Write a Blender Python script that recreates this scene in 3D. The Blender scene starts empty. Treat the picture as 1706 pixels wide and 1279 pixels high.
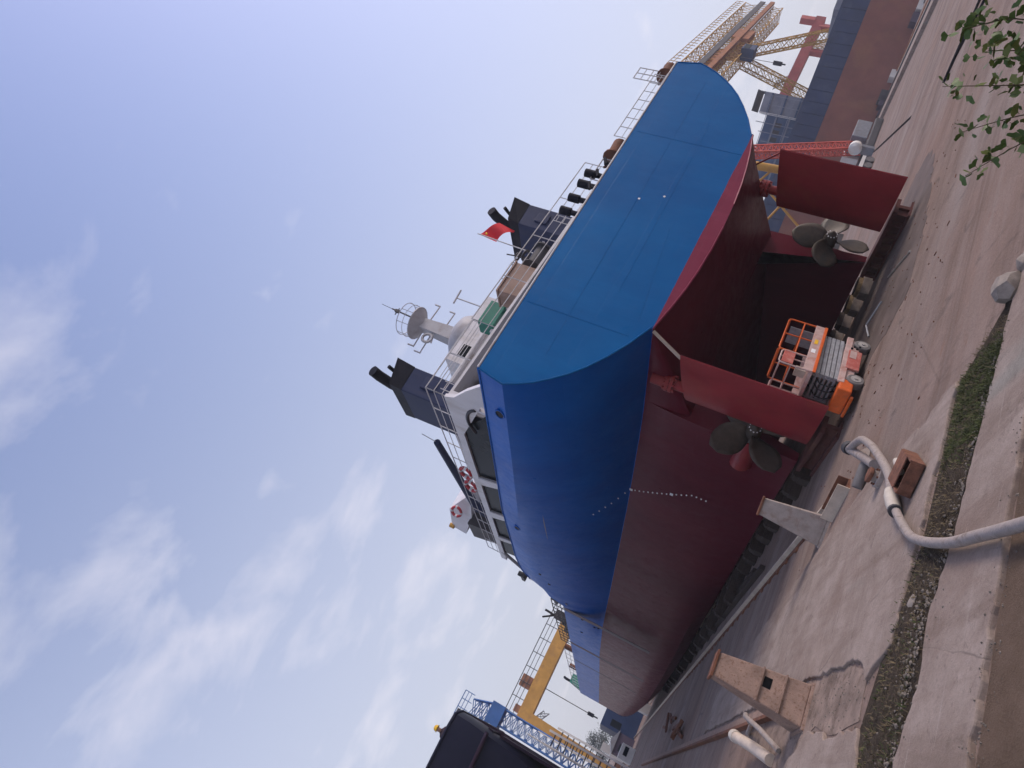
import bpy, math, random
from mathutils import Vector, Matrix
random.seed(7)
S = bpy.context.scene
COL = S.collection
R = math.radians

# ------------------------------------------------------------------ camera
cam_d = bpy.data.cameras.new('camera')
cam = bpy.data.objects.new('camera', cam_d)
COL.objects.link(cam)
CX = Vector((0.473424, 0.113694, -0.873466))
CY = Vector((0.773215, -0.528625, 0.350279))
CZ = Vector((-0.421911, -0.841207, -0.338174))
m = Matrix.Identity(4)
for i in range(3):
    m[i][0], m[i][1], m[i][2] = CX[i], CY[i], CZ[i]
m[2][3] = 2.6
cam.matrix_world = m
cam_d.sensor_width = 36
cam_d.lens = 22.263
cam_d.clip_start = 0.05
cam_d.clip_end = 3000
S.camera = cam

# ------------------------------------------------------------------ light
SUN_AZ, SUN_EL = R(114), R(38)          # azimuth from +Y towards +X
world = bpy.data.worlds.new('World')
S.world = world
world.use_nodes = True
wt = world.node_tree
wn = wt.nodes
wn.clear()
def N(nt, t, **kw):
    n = nt.nodes.new(t)
    for k, v in kw.items():
        setattr(n, k, v)
    return n
sky = N(wt, 'ShaderNodeTexSky', sky_type='NISHITA', sun_disc=False)
sky.sun_elevation = SUN_EL
sky.sun_rotation = SUN_AZ
sky.air_density = 1.3
sky.dust_density = 3.2
sky.ozone_density = 4.0
bg = N(wt, 'ShaderNodeBackground')
bg.inputs['Strength'].default_value = 0.15
wo = N(wt, 'ShaderNodeOutputWorld')
tc = N(wt, 'ShaderNodeTexCoord')
sep = N(wt, 'ShaderNodeSeparateXYZ')
wt.links.new(tc.outputs['Generated'], sep.inputs[0])
den = N(wt, 'ShaderNodeMath', operation='ADD'); den.inputs[1].default_value = 0.22
wt.links.new(sep.outputs['Z'], den.inputs[0])
den2 = N(wt, 'ShaderNodeMath', operation='MAXIMUM'); den2.inputs[1].default_value = 0.12
wt.links.new(den.outputs[0], den2.inputs[0])
dx = N(wt, 'ShaderNodeMath', operation='DIVIDE'); dy = N(wt, 'ShaderNodeMath', operation='DIVIDE')
wt.links.new(sep.outputs['X'], dx.inputs[0]); wt.links.new(den2.outputs[0], dx.inputs[1])
wt.links.new(sep.outputs['Y'], dy.inputs[0]); wt.links.new(den2.outputs[0], dy.inputs[1])
cmb = N(wt, 'ShaderNodeCombineXYZ')
wt.links.new(dx.outputs[0], cmb.inputs[0]); wt.links.new(dy.outputs[0], cmb.inputs[1])
def wnoise(scale, detail, rough, loc, stretch=(1, 1, 1), rot=0.0, dist=0.0):
    mp = N(wt, 'ShaderNodeMapping')
    mp.inputs['Location'].default_value = loc
    mp.inputs['Rotation'].default_value = (0, 0, rot)
    mp.inputs['Scale'].default_value = stretch
    wt.links.new(cmb.outputs[0], mp.inputs[0])
    n = N(wt, 'ShaderNodeTexNoise')
    n.inputs['Scale'].default_value = scale
    n.inputs['Detail'].default_value = detail
    n.inputs['Roughness'].default_value = rough
    n.inputs['Distortion'].default_value = dist
    wt.links.new(mp.outputs[0], n.inputs['Vector'])
    return n
c1 = wnoise(4.2, 7, 0.56, (7.4, 4.8, 0), (1.0, 1.25, 1), 0.5, 0.25)
c2 = wnoise(0.85, 2, 0.5, (1.86, 3.12, 0))
mul = N(wt, 'ShaderNodeMath', operation='MULTIPLY_ADD')
mul.inputs[1].default_value = 0.9
wt.links.new(c2.outputs['Fac'], mul.inputs[0]); wt.links.new(c1.outputs['Fac'], mul.inputs[2])
rampc = N(wt, 'ShaderNodeMapRange')
rampc.inputs['From Min'].default_value = 1.02
rampc.inputs['From Max'].default_value = 1.36
rampc.inputs['To Max'].default_value = 0.55
wt.links.new(mul.outputs[0], rampc.inputs['Value'])
cmix = N(wt, 'ShaderNodeMix', data_type='RGBA')
cmix.inputs['B'].default_value = (5.0, 4.7, 4.9, 1)
wt.links.new(rampc.outputs[0], cmix.inputs['Factor'])
tint = N(wt, 'ShaderNodeMix', data_type='RGBA', blend_type='MULTIPLY')
tint.inputs['Factor'].default_value = 1
tint.inputs['B'].default_value = (1.08, 0.95, 1.06, 1)      # lavender cast of the humid air
wt.links.new(sky.outputs[0], tint.inputs['A'])
hzr = N(wt, 'ShaderNodeMapRange', interpolation_type='SMOOTHSTEP')   # moist lavender haze low over the horizon, all round
hzr.inputs['From Min'].default_value = -0.02
hzr.inputs['From Max'].default_value = 1.1
hzr.inputs['To Min'].default_value = 0.88
hzr.inputs['To Max'].default_value = 0.0
wt.links.new(sep.outputs['Z'], hzr.inputs['Value'])
hmix = N(wt, 'ShaderNodeMix', data_type='RGBA')
hmix.inputs['B'].default_value = (3.15, 3.22, 3.62, 1)
wt.links.new(hzr.outputs[0], hmix.inputs['Factor'])
wt.links.new(tint.outputs['Result'], hmix.inputs['A'])
wt.links.new(hmix.outputs['Result'], cmix.inputs['A'])
wt.links.new(cmix.outputs['Result'], bg.inputs['Color'])
wt.links.new(bg.outputs[0], wo.inputs['Surface'])

sun_d = bpy.data.lights.new('sun', 'SUN')
sun_d.energy = 1.25
sun_d.angle = R(18)
sun_d.color = (1.0, 0.90, 0.78)
sun = bpy.data.objects.new('sun', sun_d)
COL.objects.link(sun)
sdir = Vector((math.sin(SUN_AZ) * math.cos(SUN_EL), math.cos(SUN_AZ) * math.cos(SUN_EL), math.sin(SUN_EL)))
sun.rotation_euler = sdir.to_track_quat('Z', 'Y').to_euler()
sun.location = (30, -20, 60)

S.view_settings.view_transform = 'Standard'
S.view_settings.look = 'None'
S.view_settings.gamma = 1
S.view_settings.exposure = 0.55
S.render.engine = 'CYCLES'
S.cycles.use_denoising = True
S.cycles.max_bounces = 4
S.cycles.caustics_reflective = False
S.cycles.caustics_refractive = False
S.cycles.adaptive_threshold = 0.02
S.cycles.volume_bounces = 0

# ------------------------------------------------------------------ helpers
class MB:
    def __init__(s):
        s.v, s.f = [], []
    def add(s, vs, fs):
        o = len(s.v)
        s.v += [tuple(p) for p in vs]
        s.f += [tuple(i + o for i in f) for f in fs]
        return s
    def box(s, x0, x1, y0, y1, z0, z1):
        return s.add([(x0, y0, z0), (x1, y0, z0), (x1, y1, z0), (x0, y1, z0), (x0, y0, z1), (x1, y0, z1), (x1, y1, z1), (x0, y1, z1)],
                     [(3, 2, 1, 0), (4, 5, 6, 7), (0, 1, 5, 4), (1, 2, 6, 5), (2, 3, 7, 6), (3, 0, 4, 7)])
    def obox(s, c, ux, uy, uz):
        c, ux, uy, uz = Vector(c), Vector(ux), Vector(uy), Vector(uz)
        vs = [c + a * ux + b * uy + d * uz for d in (-1, 1) for a, b in ((-1, -1), (1, -1), (1, 1), (-1, 1))]
        return s.add(vs, [(3, 2, 1, 0), (4, 5, 6, 7), (0, 1, 5, 4), (1, 2, 6, 5), (2, 3, 7, 6), (3, 0, 4, 7)])
    def hexa(s, b, t):
        return s.add(list(b) + list(t), [(3, 2, 1, 0), (4, 5, 6, 7), (0, 1, 5, 4), (1, 2, 6, 5), (2, 3, 7, 6), (3, 0, 4, 7)])
    def bar(s, p0, p1, r, n=4, r1=None, cap=True):
        p0, p1 = Vector(p0), Vector(p1)
        d = p1 - p0
        if d.length < 1e-6:
            return s
        d.normalize()
        a = d.orthogonal().normalized() if abs(d.z) > .95 else d.cross(Vector((0, 0, 1))).normalized()
        b = d.cross(a)
        r1 = r if r1 is None else r1
        vs, fs = [], []
        for k in range(n):
            t = 2 * math.pi * (k + .5) / n
            e = a * math.cos(t) + b * math.sin(t)
            vs += [p0 + e * r, p1 + e * r1]
        for k in range(n):
            j = (k + 1) % n
            fs.append((2 * k, 2 * j, 2 * j + 1, 2 * k + 1))
        if cap:
            fs.append(tuple(2 * k for k in range(n))[::-1])
            fs.append(tuple(2 * k + 1 for k in range(n)))
        return s.add(vs, fs)
    def tube(s, path, r, n=8, cap=True):
        P = [Vector(p) for p in path]
        rr = r if isinstance(r, (list, tuple)) else [r] * len(P)
        a = None
        vs, fs = [], []
        for i, p in enumerate(P):
            d = (P[min(i + 1, len(P) - 1)] - P[max(i - 1, 0)]).normalized()
            if a is None:
                a = d.orthogonal().normalized()
            else:
                a = (a - d * a.dot(d)).normalized()
            b = d.cross(a)
            for k in range(n):
                t = 2 * math.pi * k / n
                vs.append(p + (a * math.cos(t) + b * math.sin(t)) * rr[i])
        for i in range(len(P) - 1):
            for k in range(n):
                j = (k + 1) % n
                fs.append((i * n + k, i * n + j, (i + 1) * n + j, (i + 1) * n + k))
        if cap:
            fs.append(tuple(range(n))[::-1])
            fs.append(tuple((len(P) - 1) * n + k for k in range(n)))
        return s.add(vs, fs)
    def prism(s, poly, off):
        n = len(poly)
        off = Vector(off)
        a = [Vector(p) for p in poly]
        b = [p + off for p in a]
        fs = [tuple(range(n))[::-1], tuple(range(n, 2 * n))]
        for k in range(n):
            j = (k + 1) % n
            fs.append((k, j, n + j, n + k))
        return s.add(a + b, fs)
    def ring(s, c, nrm, R0, r, n=20, k=8):
        c, nrm = Vector(c), Vector(nrm).normalized()
        a = nrm.orthogonal().normalized(); b = nrm.cross(a)
        vs, fs = [], []
        for i in range(n):
            t = 2 * math.pi * i / n
            e = a * math.cos(t) + b * math.sin(t)
            for j in range(k):
                u = 2 * math.pi * j / k
                vs.append(c + e * (R0 + r * math.cos(u)) + nrm * r * math.sin(u))
        for i in range(n):
            for j in range(k):
                i2, j2 = (i + 1) % n, (j + 1) % k
                fs.append((i * k + j, i2 * k + j, i2 * k + j2, i * k + j2))
        return s.add(vs, fs)
    def build(s, name, material, parent=None, smooth=0, bevel=0, kind=None):
        me = bpy.data.meshes.new(name)
        me.from_pydata(s.v, [], s.f)
        me.validate()
        import bmesh
        bm = bmesh.new(); bm.from_mesh(me)
        bmesh.ops.recalc_face_normals(bm, faces=bm.faces)
        bm.to_mesh(me); bm.free()
        me.materials.append(M[material] if isinstance(material, str) else material)
        o = bpy.data.objects.new(name, me)
        COL.objects.link(o)
        if smooth:
            me.shade_smooth()
            me.set_sharp_from_angle(angle=R(smooth))
        if bevel:
            b = o.modifiers.new('bevel', 'BEVEL'); b.width = bevel; b.segments = 2; b.limit_method = 'ANGLE'
        if parent is not None:
            o.parent = parent
            if parent.parent is None:
                o.matrix_parent_inverse = Matrix.Translation(parent.location).inverted()
        if kind:
            o['kind'] = kind
        return o
def tag(o, label, cat, group=None):
    o['label'] = label; o['category'] = cat
    if group:
        o['group'] = group
    return o
def thing(name, loc, label, cat, group=None):
    o = bpy.data.objects.new(name, None)
    o.location = loc
    o.empty_display_size = .3
    COL.objects.link(o)
    return tag(o, label, cat, group)
def copy_thing(root, delta):
    d = Vector(delta)
    r = root.copy(); COL.objects.link(r); r.location = Vector(root.location) + d
    for ch in list(root.children):
        c = ch.copy(); COL.objects.link(c); c.parent = r
        for g in list(ch.children):
            e = g.copy(); COL.objects.link(e); e.parent = c
    return r
def lerp(a, b, t):
    return a + (b - a) * t
def interp(tab, x):
    if x <= tab[0][0]:
        return tab[0][1]
    for (x0, y0), (x1, y1) in zip(tab, tab[1:]):
        if x <= x1:
            return y0 + (y1 - y0) * (x - x0) / (x1 - x0)
    return tab[-1][1]

# ------------------------------------------------------------------ materials
M = {}
def newmat(name):
    mt = bpy.data.materials.new(name); mt.use_nodes = True
    nt = mt.node_tree
    b = nt.nodes['Principled BSDF']
    M[name] = mt
    return mt, nt, b
def noise(nt, scale, detail=4, rough=.55, stretch=(1, 1, 1), rot=(0, 0, 0), dist=0, coord='Object'):
    t = N(nt, 'ShaderNodeTexCoord')
    mp = N(nt, 'ShaderNodeMapping')
    mp.inputs['Scale'].default_value = stretch
    mp.inputs['Rotation'].default_value = rot
    nt.links.new(t.outputs[coord], mp.inputs[0])
    n = N(nt, 'ShaderNodeTexNoise')
    n.inputs['Scale'].default_value = scale
    n.inputs['Detail'].default_value = detail
    n.inputs['Roughness'].default_value = rough
    n.inputs['Distortion'].default_value = dist
    nt.links.new(mp.outputs[0], n.inputs['Vector'])
    return n.outputs['Fac']
def mrange(nt, sock, a, b, lo=0, hi=1):
    r = N(nt, 'ShaderNodeMapRange')
    r.inputs['From Min'].default_value = a; r.inputs['From Max'].default_value = b
    r.inputs['To Min'].default_value = lo; r.inputs['To Max'].default_value = hi
    nt.links.new(sock, r.inputs['Value'])
    return r.outputs[0]
def mixc(nt, fac, a, b):
    x = N(nt, 'ShaderNodeMix', data_type='RGBA')
    if isinstance(fac, (int, float)):
        x.inputs['Factor'].default_value = fac
    else:
        nt.links.new(fac, x.inputs['Factor'])
    for k, s in (('A', a), ('B', b)):
        if isinstance(s, tuple):
            x.inputs[k].default_value = (*s[:3], 1)
        else:
            nt.links.new(s, x.inputs[k])
    return x.outputs['Result']
def bump(nt, b, sock, strength, dist=.02):
    bp = N(nt, 'ShaderNodeBump')
    bp.inputs['Strength'].default_value = strength
    bp.inputs['Distance'].default_value = dist
    nt.links.new(sock, bp.inputs['Height'])
    nt.links.new(bp.outputs[0], b.inputs['Normal'])
def mat(name, col, rough=.55, var=.25, scale=2.5, bmp=0.0, metal=0.0, stain=None, samt=.5, sscale=1.2, stretch=(1, 1, 1), thr=(.5, .68), spec=.22):
    mt, nt, b = newmat(name)
    b.inputs['Specular IOR Level'].default_value = spec
    f = noise(nt, scale, 5, .6, stretch)
    d = tuple(max(0, c * (1 - var)) for c in col); l = tuple(min(1, c * (1 + var)) for c in col)
    c = mixc(nt, mrange(nt, f, .3, .7), d, l)
    if stain:
        f2 = noise(nt, sscale, 6, .65, stretch, dist=.3)
        fm = mrange(nt, f2, thr[0], thr[1], 0, samt)
        c = mixc(nt, fm, c, stain)
    nt.links.new(c, b.inputs['Base Color'])
    rr = mrange(nt, f, .3, .7, rough * .85, min(1, rough * 1.15))
    nt.links.new(rr, b.inputs['Roughness'])
    b.inputs['Metallic'].default_value = metal
    if bmp:
        bump(nt, b, noise(nt, scale * 6, 4, .6), bmp, .015)
    return mt
RUST = (.16, .06, .03)
mat('white_paint', (.60, .59, .60), .45, .08, 1.5, stain=(.38, .33, .28), samt=.5, stretch=(1, 1, .25))
mat('rail_paint', (.45, .45, .46), .5, .12, 3, stain=(.25, .18, .12), samt=.5)
mat('navy_paint', (.030, .040, .085), .5, .15, 1.2, stain=(.06, .06, .07), samt=.4, stretch=(1, 1, .3), spec=.07)
mat('black_paint', (.012, .013, .02), .5, .2, 3, spec=.07)
mat('grey_paint', (.20, .21, .23), .5, .15, 2, stain=(.14, .10, .08), samt=.4)
mat('mast_grey', (.36, .36, .38), .5, .1, 2, stain=(.22, .18, .15), samt=.4)
mat('dark_glass', (.010, .013, .016), .25, .2, .6)
M['dark_glass'].node_tree.nodes['Principled BSDF'].inputs['Specular IOR Level'].default_value = .02
mat('green_paint', (.03, .17, .12), .5, .15, 2)
mat('tan_paint', (.28, .19, .15), .55, .15, 2, stain=(.14, .08, .05), samt=.5)
mat('rust_steel', (.17, .075, .045), .8, .35, 3, .4, stain=(.07, .03, .02), samt=.7)
mat('bronze', (.075, .061, .049), .5, .3, 3, .2, .2, stain=(.04, .045, .045), samt=.7)
mat('red_ring', (.42, .05, .06), .6, .1, 4)
mat('flag_red', (.55, .02, .03), .75, .06, 3)
mat('flag_yellow', (.75, .5, .05), .75, .05, 3)
mat('rudder_red', (.24, .022, .028), .42, .22, 1.1, .15, stain=(.28, .06, .035), samt=.6, sscale=.5, stretch=(1, 1, .6))
mat('orange_paint', (.60, .11, .02), .45, .15, 4, stain=(.35, .10, .04), samt=.5, sscale=5)
mat('pink_dust', (.46, .33, .30), .65, .15, 5, stain=(.36, .12, .08), samt=.6, sscale=4)
mat('lift_red', (.40, .10, .08), .6, .15, 5, stain=(.45, .30, .25), samt=.6, sscale=5)
mat('zinc', (.30, .31, .33), .5, .2, 6, 0, .2, stain=(.20, .17, .15), samt=.5, sscale=4)
mat('rubber', (.16, .15, .145), .85, .2, 6, .2)
mat('hub_dust', (.33, .31, .29), .8, .2, 6)
mat('dark_gap', (.01, .01, .011), .9, .1, 4, spec=0)
mat('timber', (.27, .19, .10), .8, .35, 3, .4, stain=(.07, .05, .035), samt=.7, stretch=(6, 1, 6))
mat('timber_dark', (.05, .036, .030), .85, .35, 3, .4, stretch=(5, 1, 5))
mat('block_concrete', (.20, .17, .15), .9, .25, 4, .5, stain=(.10, .07, .055), samt=.6)
mat('sled_red', (.085, .030, .026), .7, .3, 3, .3, stain=(.14, .07, .04), samt=.6)
mat('trestle_paint', (.27, .185, .145), .8, .25, 4, .4, stain=(.15, .075, .045), samt=.7, sscale=24, thr=(.54, .64))
mat('trestle_grey', (.30, .26, .235), .85, .2, 4, .4, stain=(.20, .13, .10), samt=.6, sscale=5)
mat('hose_white', (.32, .275, .25), .75, .22, 7, .5, stain=(.15, .115, .095), samt=.8, sscale=7)
mat('coupling', (.50, .455, .39), .6, .1, 6, stain=(.4, .33, .28), samt=.5, sscale=5)
mat('valve_grey', (.33, .285, .26), .75, .2, 6, .3, stain=(.18, .12, .09), samt=.6, sscale=8)
mat('rust_box', (.185, .085, .055), .85, .35, 8, .6, stain=(.08, .042, .03), samt=.7, sscale=9)
mat('pipe_cream', (.52, .44, .36), .7, .15, 5, .2, stain=(.33, .25, .19), samt=.5)
mat('stone', (.25, .215, .185), .95, .25, 8, .7)
mat('gravel_stone', (.17, .145, .12), .95, .5, 9, .5)
mat('crane_yellow', (.50, .27, .055), .55, .15, .6, stain=(.30, .15, .05), samt=.5, sscale=.7)
mat('crane_yellow_pale', (.46, .26, .045), .6, .2, .5, stain=(.25, .11, .06), samt=.6, sscale=.6)
mat('crane_blue', (.05, .13, .33), .55, .2, .8)
mat('crane_red', (.46, .11, .10), .6, .15, .5, stain=(.40, .16, .12), samt=.5)
mat('jib_red', (.50, .085, .06), .6, .2, .5)
mat('rust_orange', (.32, .14, .07), .8, .3, .8, stain=(.16, .07, .04), samt=.6)
mat('steel_dark', (.06, .058, .062), .6, .2, 1)
mat('block_blue', (.055, .095, .18), .6, .2, .4, stain=(.20, .22, .26), samt=.6, sscale=.25)
mat('block_grey', (.22, .23, .27), .65, .2, .4, stain=(.12, .14, .2), samt=.6, sscale=.3)
mat('hull_navy', (.018, .036, .090), .55, .25, .25, stain=(.06, .08, .13), samt=.6, sscale=.3)
mat('hull_redlead', (.20, .075, .055), .7, .25, .2, stain=(.26, .12, .06), samt=.6, sscale=.15)
mat('hull_plum', (.035, .022, .040), .5, .3, .5, stain=(.07, .035, .04), samt=.6, sscale=.4, spec=.07)
mat('hull_ink', (.016, .018, .036), .45, .3, .5, spec=.07)
mat('skin', (.40, .24, .17), .6, .05, 8)
mat('cloth_dark', (.06, .04, .05), .9, .2, 8)
mat('helmet_yellow', (.75, .45, .03), .4, .05, 5)
mat('cabin_white', (.62, .60, .56), .6, .1, 1)
mat('shed_plum', (.07, .055, .08), .7, .25, .4)
mat('bark', (.10, .075, .05), .9, .3, 10, .5)
mat('leaf_far', (.075, .095, .085), .8, .3, .3)
mat('leaf', (.085, .135, .035), .55, .35, 9)
mat('leaf_young', (.15, .18, .05), .55, .3, 9)
mat('grass_green', (.055, .075, .020), .8, .5, 5)
mat('grass_lush', (.068, .078, .028), .85, .55, 7)
mat('straw', (.15, .115, .065), .85, .4, 5)
mat('cable_black', (.014, .014, .015), .6, .1, 4)
mat('rope', (.12, .11, .11), .8, .1, 3)
mat('band_brown', (.13, .095, .10), .6, .3, 1.5)
mat('mark_white', (.75, .75, .76), .6, .05, 5)
mat('orange_drum', (.45, .16, .06), .6, .2, 1)

def hull_mat(name, B0, B1, R0, R1):
    mt, nt, b = newmat(name)
    t = N(nt, 'ShaderNodeTexCoord'); sp = N(nt, 'ShaderNodeSeparateXYZ')
    nt.links.new(t.outputs['Object'], sp.inputs[0])
    w = N(nt, 'ShaderNodeMath', operation='GREATER_THAN'); w.inputs[1].default_value = 5.9
    wob = N(nt, 'ShaderNodeMath', operation='MULTIPLY_ADD'); wob.inputs[1].default_value = .05
    nt.links.new(noise(nt, 1.8, 4, .6), wob.inputs[0]); nt.links.new(sp.outputs['Z'], wob.inputs[2])
    nt.links.new(wob.outputs[0], w.inputs[0])
    n1 = noise(nt, .35, 5, .6, (1, 1, .5)); n2 = noise(nt, 1.6, 6, .7, (1, 1, .18), dist=.2)
    n3 = noise(nt, 2.2, 8, .72, (1, 1, 1), dist=.5); n4 = noise(nt, 14, 5, .7, (1, 1, .12))
    blue = mixc(nt, mrange(nt, n1, .3, .7), B0, B1)
    blue = mixc(nt, mrange(nt, n2, .52, .8, 0, .35), blue, tuple(c_ * 1.15 + .004 for c_ in B1))
    blue = mixc(nt, mrange(nt, n3, .60, .78, 0, .35), blue, tuple(c_ * .72 for c_ in B0))
    blue = mixc(nt, mrange(nt, n4, .62, .8, 0, .25), blue, tuple(c_ * 1.05 + .02 for c_ in B1))
    red = mixc(nt, mrange(nt, n1, .3, .7), R0, R1)
    red = mixc(nt, mrange(nt, n2, .5, .8, 0, .4), red, tuple(c_ * 1.35 + .006 for c_ in R1))
    red = mixc(nt, mrange(nt, n3, .58, .75, 0, .5), red, tuple(c_ * .6 for c_ in R0))
    c = mixc(nt, w.outputs[0], red, blue)
    nt.links.new(c, b.inputs['Base Color'])
    nt.links.new(mrange(nt, n3, .3, .75, .26, .48), b.inputs['Roughness'])
    b.inputs['Specular IOR Level'].default_value = .07
    # plate seams + gentle buckling
    br = N(nt, 'ShaderNodeTexBrick')
    br.inputs['Scale'].default_value = 1.0
    br.inputs['Brick Width'].default_value = 7.5; br.inputs['Row Height'].default_value = 1.9
    br.inputs['Mortar Size'].default_value = .012; br.inputs['Mortar Smooth'].default_value = .6
    cm = N(nt, 'ShaderNodeCombineXYZ')
    ad = N(nt, 'ShaderNodeMath', operation='ADD')
    nt.links.new(sp.outputs['X'], ad.inputs[0]); nt.links.new(sp.outputs['Y'], ad.inputs[1])
    nt.links.new(ad.outputs[0], cm.inputs[0]); nt.links.new(sp.outputs['Z'], cm.inputs[1])
    nt.links.new(cm.outputs[0], br.inputs['Vector'])
    mm = N(nt, 'ShaderNodeMath', operation='MULTIPLY_ADD'); mm.inputs[1].default_value = -.12
    nt.links.new(br.outputs['Fac'], mm.inputs[0])
    nt.links.new(noise(nt, 1.15, 3, .5), mm.inputs[2])
    bump(nt, b, mm.outputs[0], .32, .05)
hull_mat('hull_paint', (.0003, .080, .36), (.0005, .116, .47), (.078, .006, .016), (.108, .010, .021))  # red darkened to paint in the shade under the hull
hull_mat('transom_paint_lit', (.002, .086, .265), (.004, .122, .335), (.18, .028, .056), (.225, .038, .07))   # same coat, red lightened to paint in the light on the transom

def ground_mat():
    def crack(nt, scale, width, dist):
        t = N(nt, 'ShaderNodeTexCoord')
        nz = N(nt, 'ShaderNodeTexNoise'); nz.inputs['Scale'].default_value = scale * 3; nz.inputs['Detail'].default_value = 5
        nt.links.new(t.outputs['Object'], nz.inputs['Vector'])
        mx = N(nt, 'ShaderNodeMix', data_type='VECTOR'); mx.inputs['Factor'].default_value = dist
        nt.links.new(t.outputs['Object'], mx.inputs['A']); nt.links.new(nz.outputs['Color'], mx.inputs['B'])
        v = N(nt, 'ShaderNodeTexVoronoi', feature='DISTANCE_TO_EDGE'); v.inputs['Scale'].default_value = scale
        nt.links.new(mx.outputs['Result'], v.inputs['Vector'])
        return mrange(nt, v.outputs['Distance'], 0, width, 1, 0)
    def speckle(nt, fine, big):
        m_ = N(nt, 'ShaderNodeMath', operation='MULTIPLY'); nt.links.new(fine, m_.inputs[0]); nt.links.new(big, m_.inputs[1])
        return m_.outputs[0]
    mt, nt, b = newmat('yard_concrete')
    b.inputs['Specular IOR Level'].default_value = .2
    big = noise(nt, .09, 5, .6); mid = noise(nt, .7, 8, .7); fine = noise(nt, 16, 6, .75); grit = noise(nt, 60, 4, .8)
    st = noise(nt, .45, 8, .72, (.14, 1.6, 1), (0, 0, R(-24)), .5)
    st2 = noise(nt, .25, 7, .65, (.12, 1.2, 1), (0, 0, R(-20)), .3)
    c = mixc(nt, mrange(nt, mid, .32, .68), (.185, .135, .107), (.30, .228, .192))
    c = mixc(nt, mrange(nt, big, .40, .62, 0, .6), c, (.235, .145, .105))
    c = mixc(nt, mrange(nt, st, .49, .64, 0, .7), c, (.125, .082, .062))
    c = mixc(nt, mrange(nt, st2, .54, .68, 0, .6), c, (.32, .27, .24))
    c = mixc(nt, mrange(nt, fine, .45, .72, 0, .45), c, (.105, .078, .062))
    c = mixc(nt, mrange(nt, grit, .55, .8, 0, .35), c, (.36, .31, .28))
    oil = noise(nt, 1.3, 5, .6, (1, .6, 1), (0, 0, .7), .8)
    c = mixc(nt, mrange(nt, oil, .60, .70, 0, .6), c, (.09, .07, .06))
    rs = noise(nt, 2.4, 7, .7, (.5, 1, 1), (0, 0, -.4), .7)
    c = mixc(nt, mrange(nt, rs, .60, .72, 0, .5), c, (.20, .095, .055))
    ck = crack(nt, .16, .006, .12)
    c = mixc(nt, speckle(nt, ck, mrange(nt, big, .45, .6, 0, .6)), c, (.08, .06, .048))
    nt.links.new(c, b.inputs['Base Color'])
    nt.links.new(mrange(nt, st2, .3, .75, .95, .7), b.inputs['Roughness'])
    mm = N(nt, 'ShaderNodeMath', operation='MULTIPLY_ADD'); mm.inputs[1].default_value = .5
    nt.links.new(fine, mm.inputs[0]); nt.links.new(mid, mm.inputs[2])
    bump(nt, b, mm.outputs[0], .7, .06)
    mt, nt, b = newmat('slab_concrete')
    b.inputs['Specular IOR Level'].default_value = .2
    mid = noise(nt, 1.1, 8, .7); fine = noise(nt, 20, 6, .78); grit = noise(nt, 75, 4, .8)
    st = noise(nt, 1.1, 7, .68, (1.6, .30, 1), (0, 0, .5), .6)
    c = mixc(nt, mrange(nt, mid, .32, .68), (.235, .180, .146), (.365, .295, .252))
    c = mixc(nt, mrange(nt, st, .48, .66, 0, .6), c, (.185, .134, .105))
    pale = noise(nt, .55, 4, .55, (1, .25, 1), (0, 0, .9))
    c = mixc(nt, mrange(nt, pale, .60, .68, 0, .28), c, (.17, .24, .22))
    spot = noise(nt, 5, 6, .7, dist=.4)
    c = mixc(nt, mrange(nt, spot, .58, .70, 0, .6), c, (.13, .095, .075))
    blot = noise(nt, .6, 6, .65, (1, .7, 1), (0, 0, 1.1), .6)
    c = mixc(nt, mrange(nt, blot, .50, .64, 0, .45), c, (.20, .135, .105))
    scr = noise(nt, 3.0, 4, .6, (.25, 6, 1), (0, 0, -.5), .3)
    c = mixc(nt, mrange(nt, scr, .62, .72, 0, .4), c, (.43, .37, .33))
    c = mixc(nt, mrange(nt, fine, .48, .75, 0, .4), c, (.12, .09, .072))
    c = mixc(nt, mrange(nt, grit, .58, .8, 0, .4), c, (.42, .36, .32))
    ck = crack(nt, .38, .005, .2)
    c = mixc(nt, speckle(nt, ck, mrange(nt, mid, .48, .6, 0, .55)), c, (.09, .07, .058))
    nt.links.new(c, b.inputs['Base Color']); b.inputs['Roughness'].default_value = .95
    mm = N(nt, 'ShaderNodeMath', operation='MULTIPLY_ADD'); mm.inputs[1].default_value = .5
    nt.links.new(grit, mm.inputs[0]); nt.links.new(fine, mm.inputs[2])
    m2 = N(nt, 'ShaderNodeMath', operation='MULTIPLY_ADD'); m2.inputs[1].default_value = -.2
    nt.links.new(ck, m2.inputs[0]); nt.links.new(mm.outputs[0], m2.inputs[2])
    bump(nt, b, m2.outputs[0], .6, .025)
    mt, nt, b = newmat('soil')
    b.inputs['Specular IOR Level'].default_value = .1
    mid = noise(nt, 2.6, 7, .72); fine = noise(nt, 30, 6, .78)
    c = mixc(nt, mrange(nt, mid, .3, .7), (.032, .025, .018), (.095, .073, .054))
    c = mixc(nt, mrange(nt, fine, .48, .75, 0, .6), c, (.16, .128, .10))
    nt.links.new(c, b.inputs['Base Color']); b.inputs['Roughness'].default_value = 1
    bump(nt, b, fine, 1, .05)
    mt, nt, b = newmat('dirt_path')
    b.inputs['Specular IOR Level'].default_value = .1
    mid = noise(nt, 1.3, 7, .7); fine = noise(nt, 34, 6, .78)
    c = mixc(nt, mrange(nt, mid, .3, .7), (.105, .072, .048), (.195, .135, .10))
    c = mixc(nt, mrange(nt, fine, .48, .78, 0, .6), c, (.25, .19, .15))
    nt.links.new(c, b.inputs['Base Color']); b.inputs['Roughness'].default_value = 1
    bump(nt, b, fine, .9, .04)
ground_mat()
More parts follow.
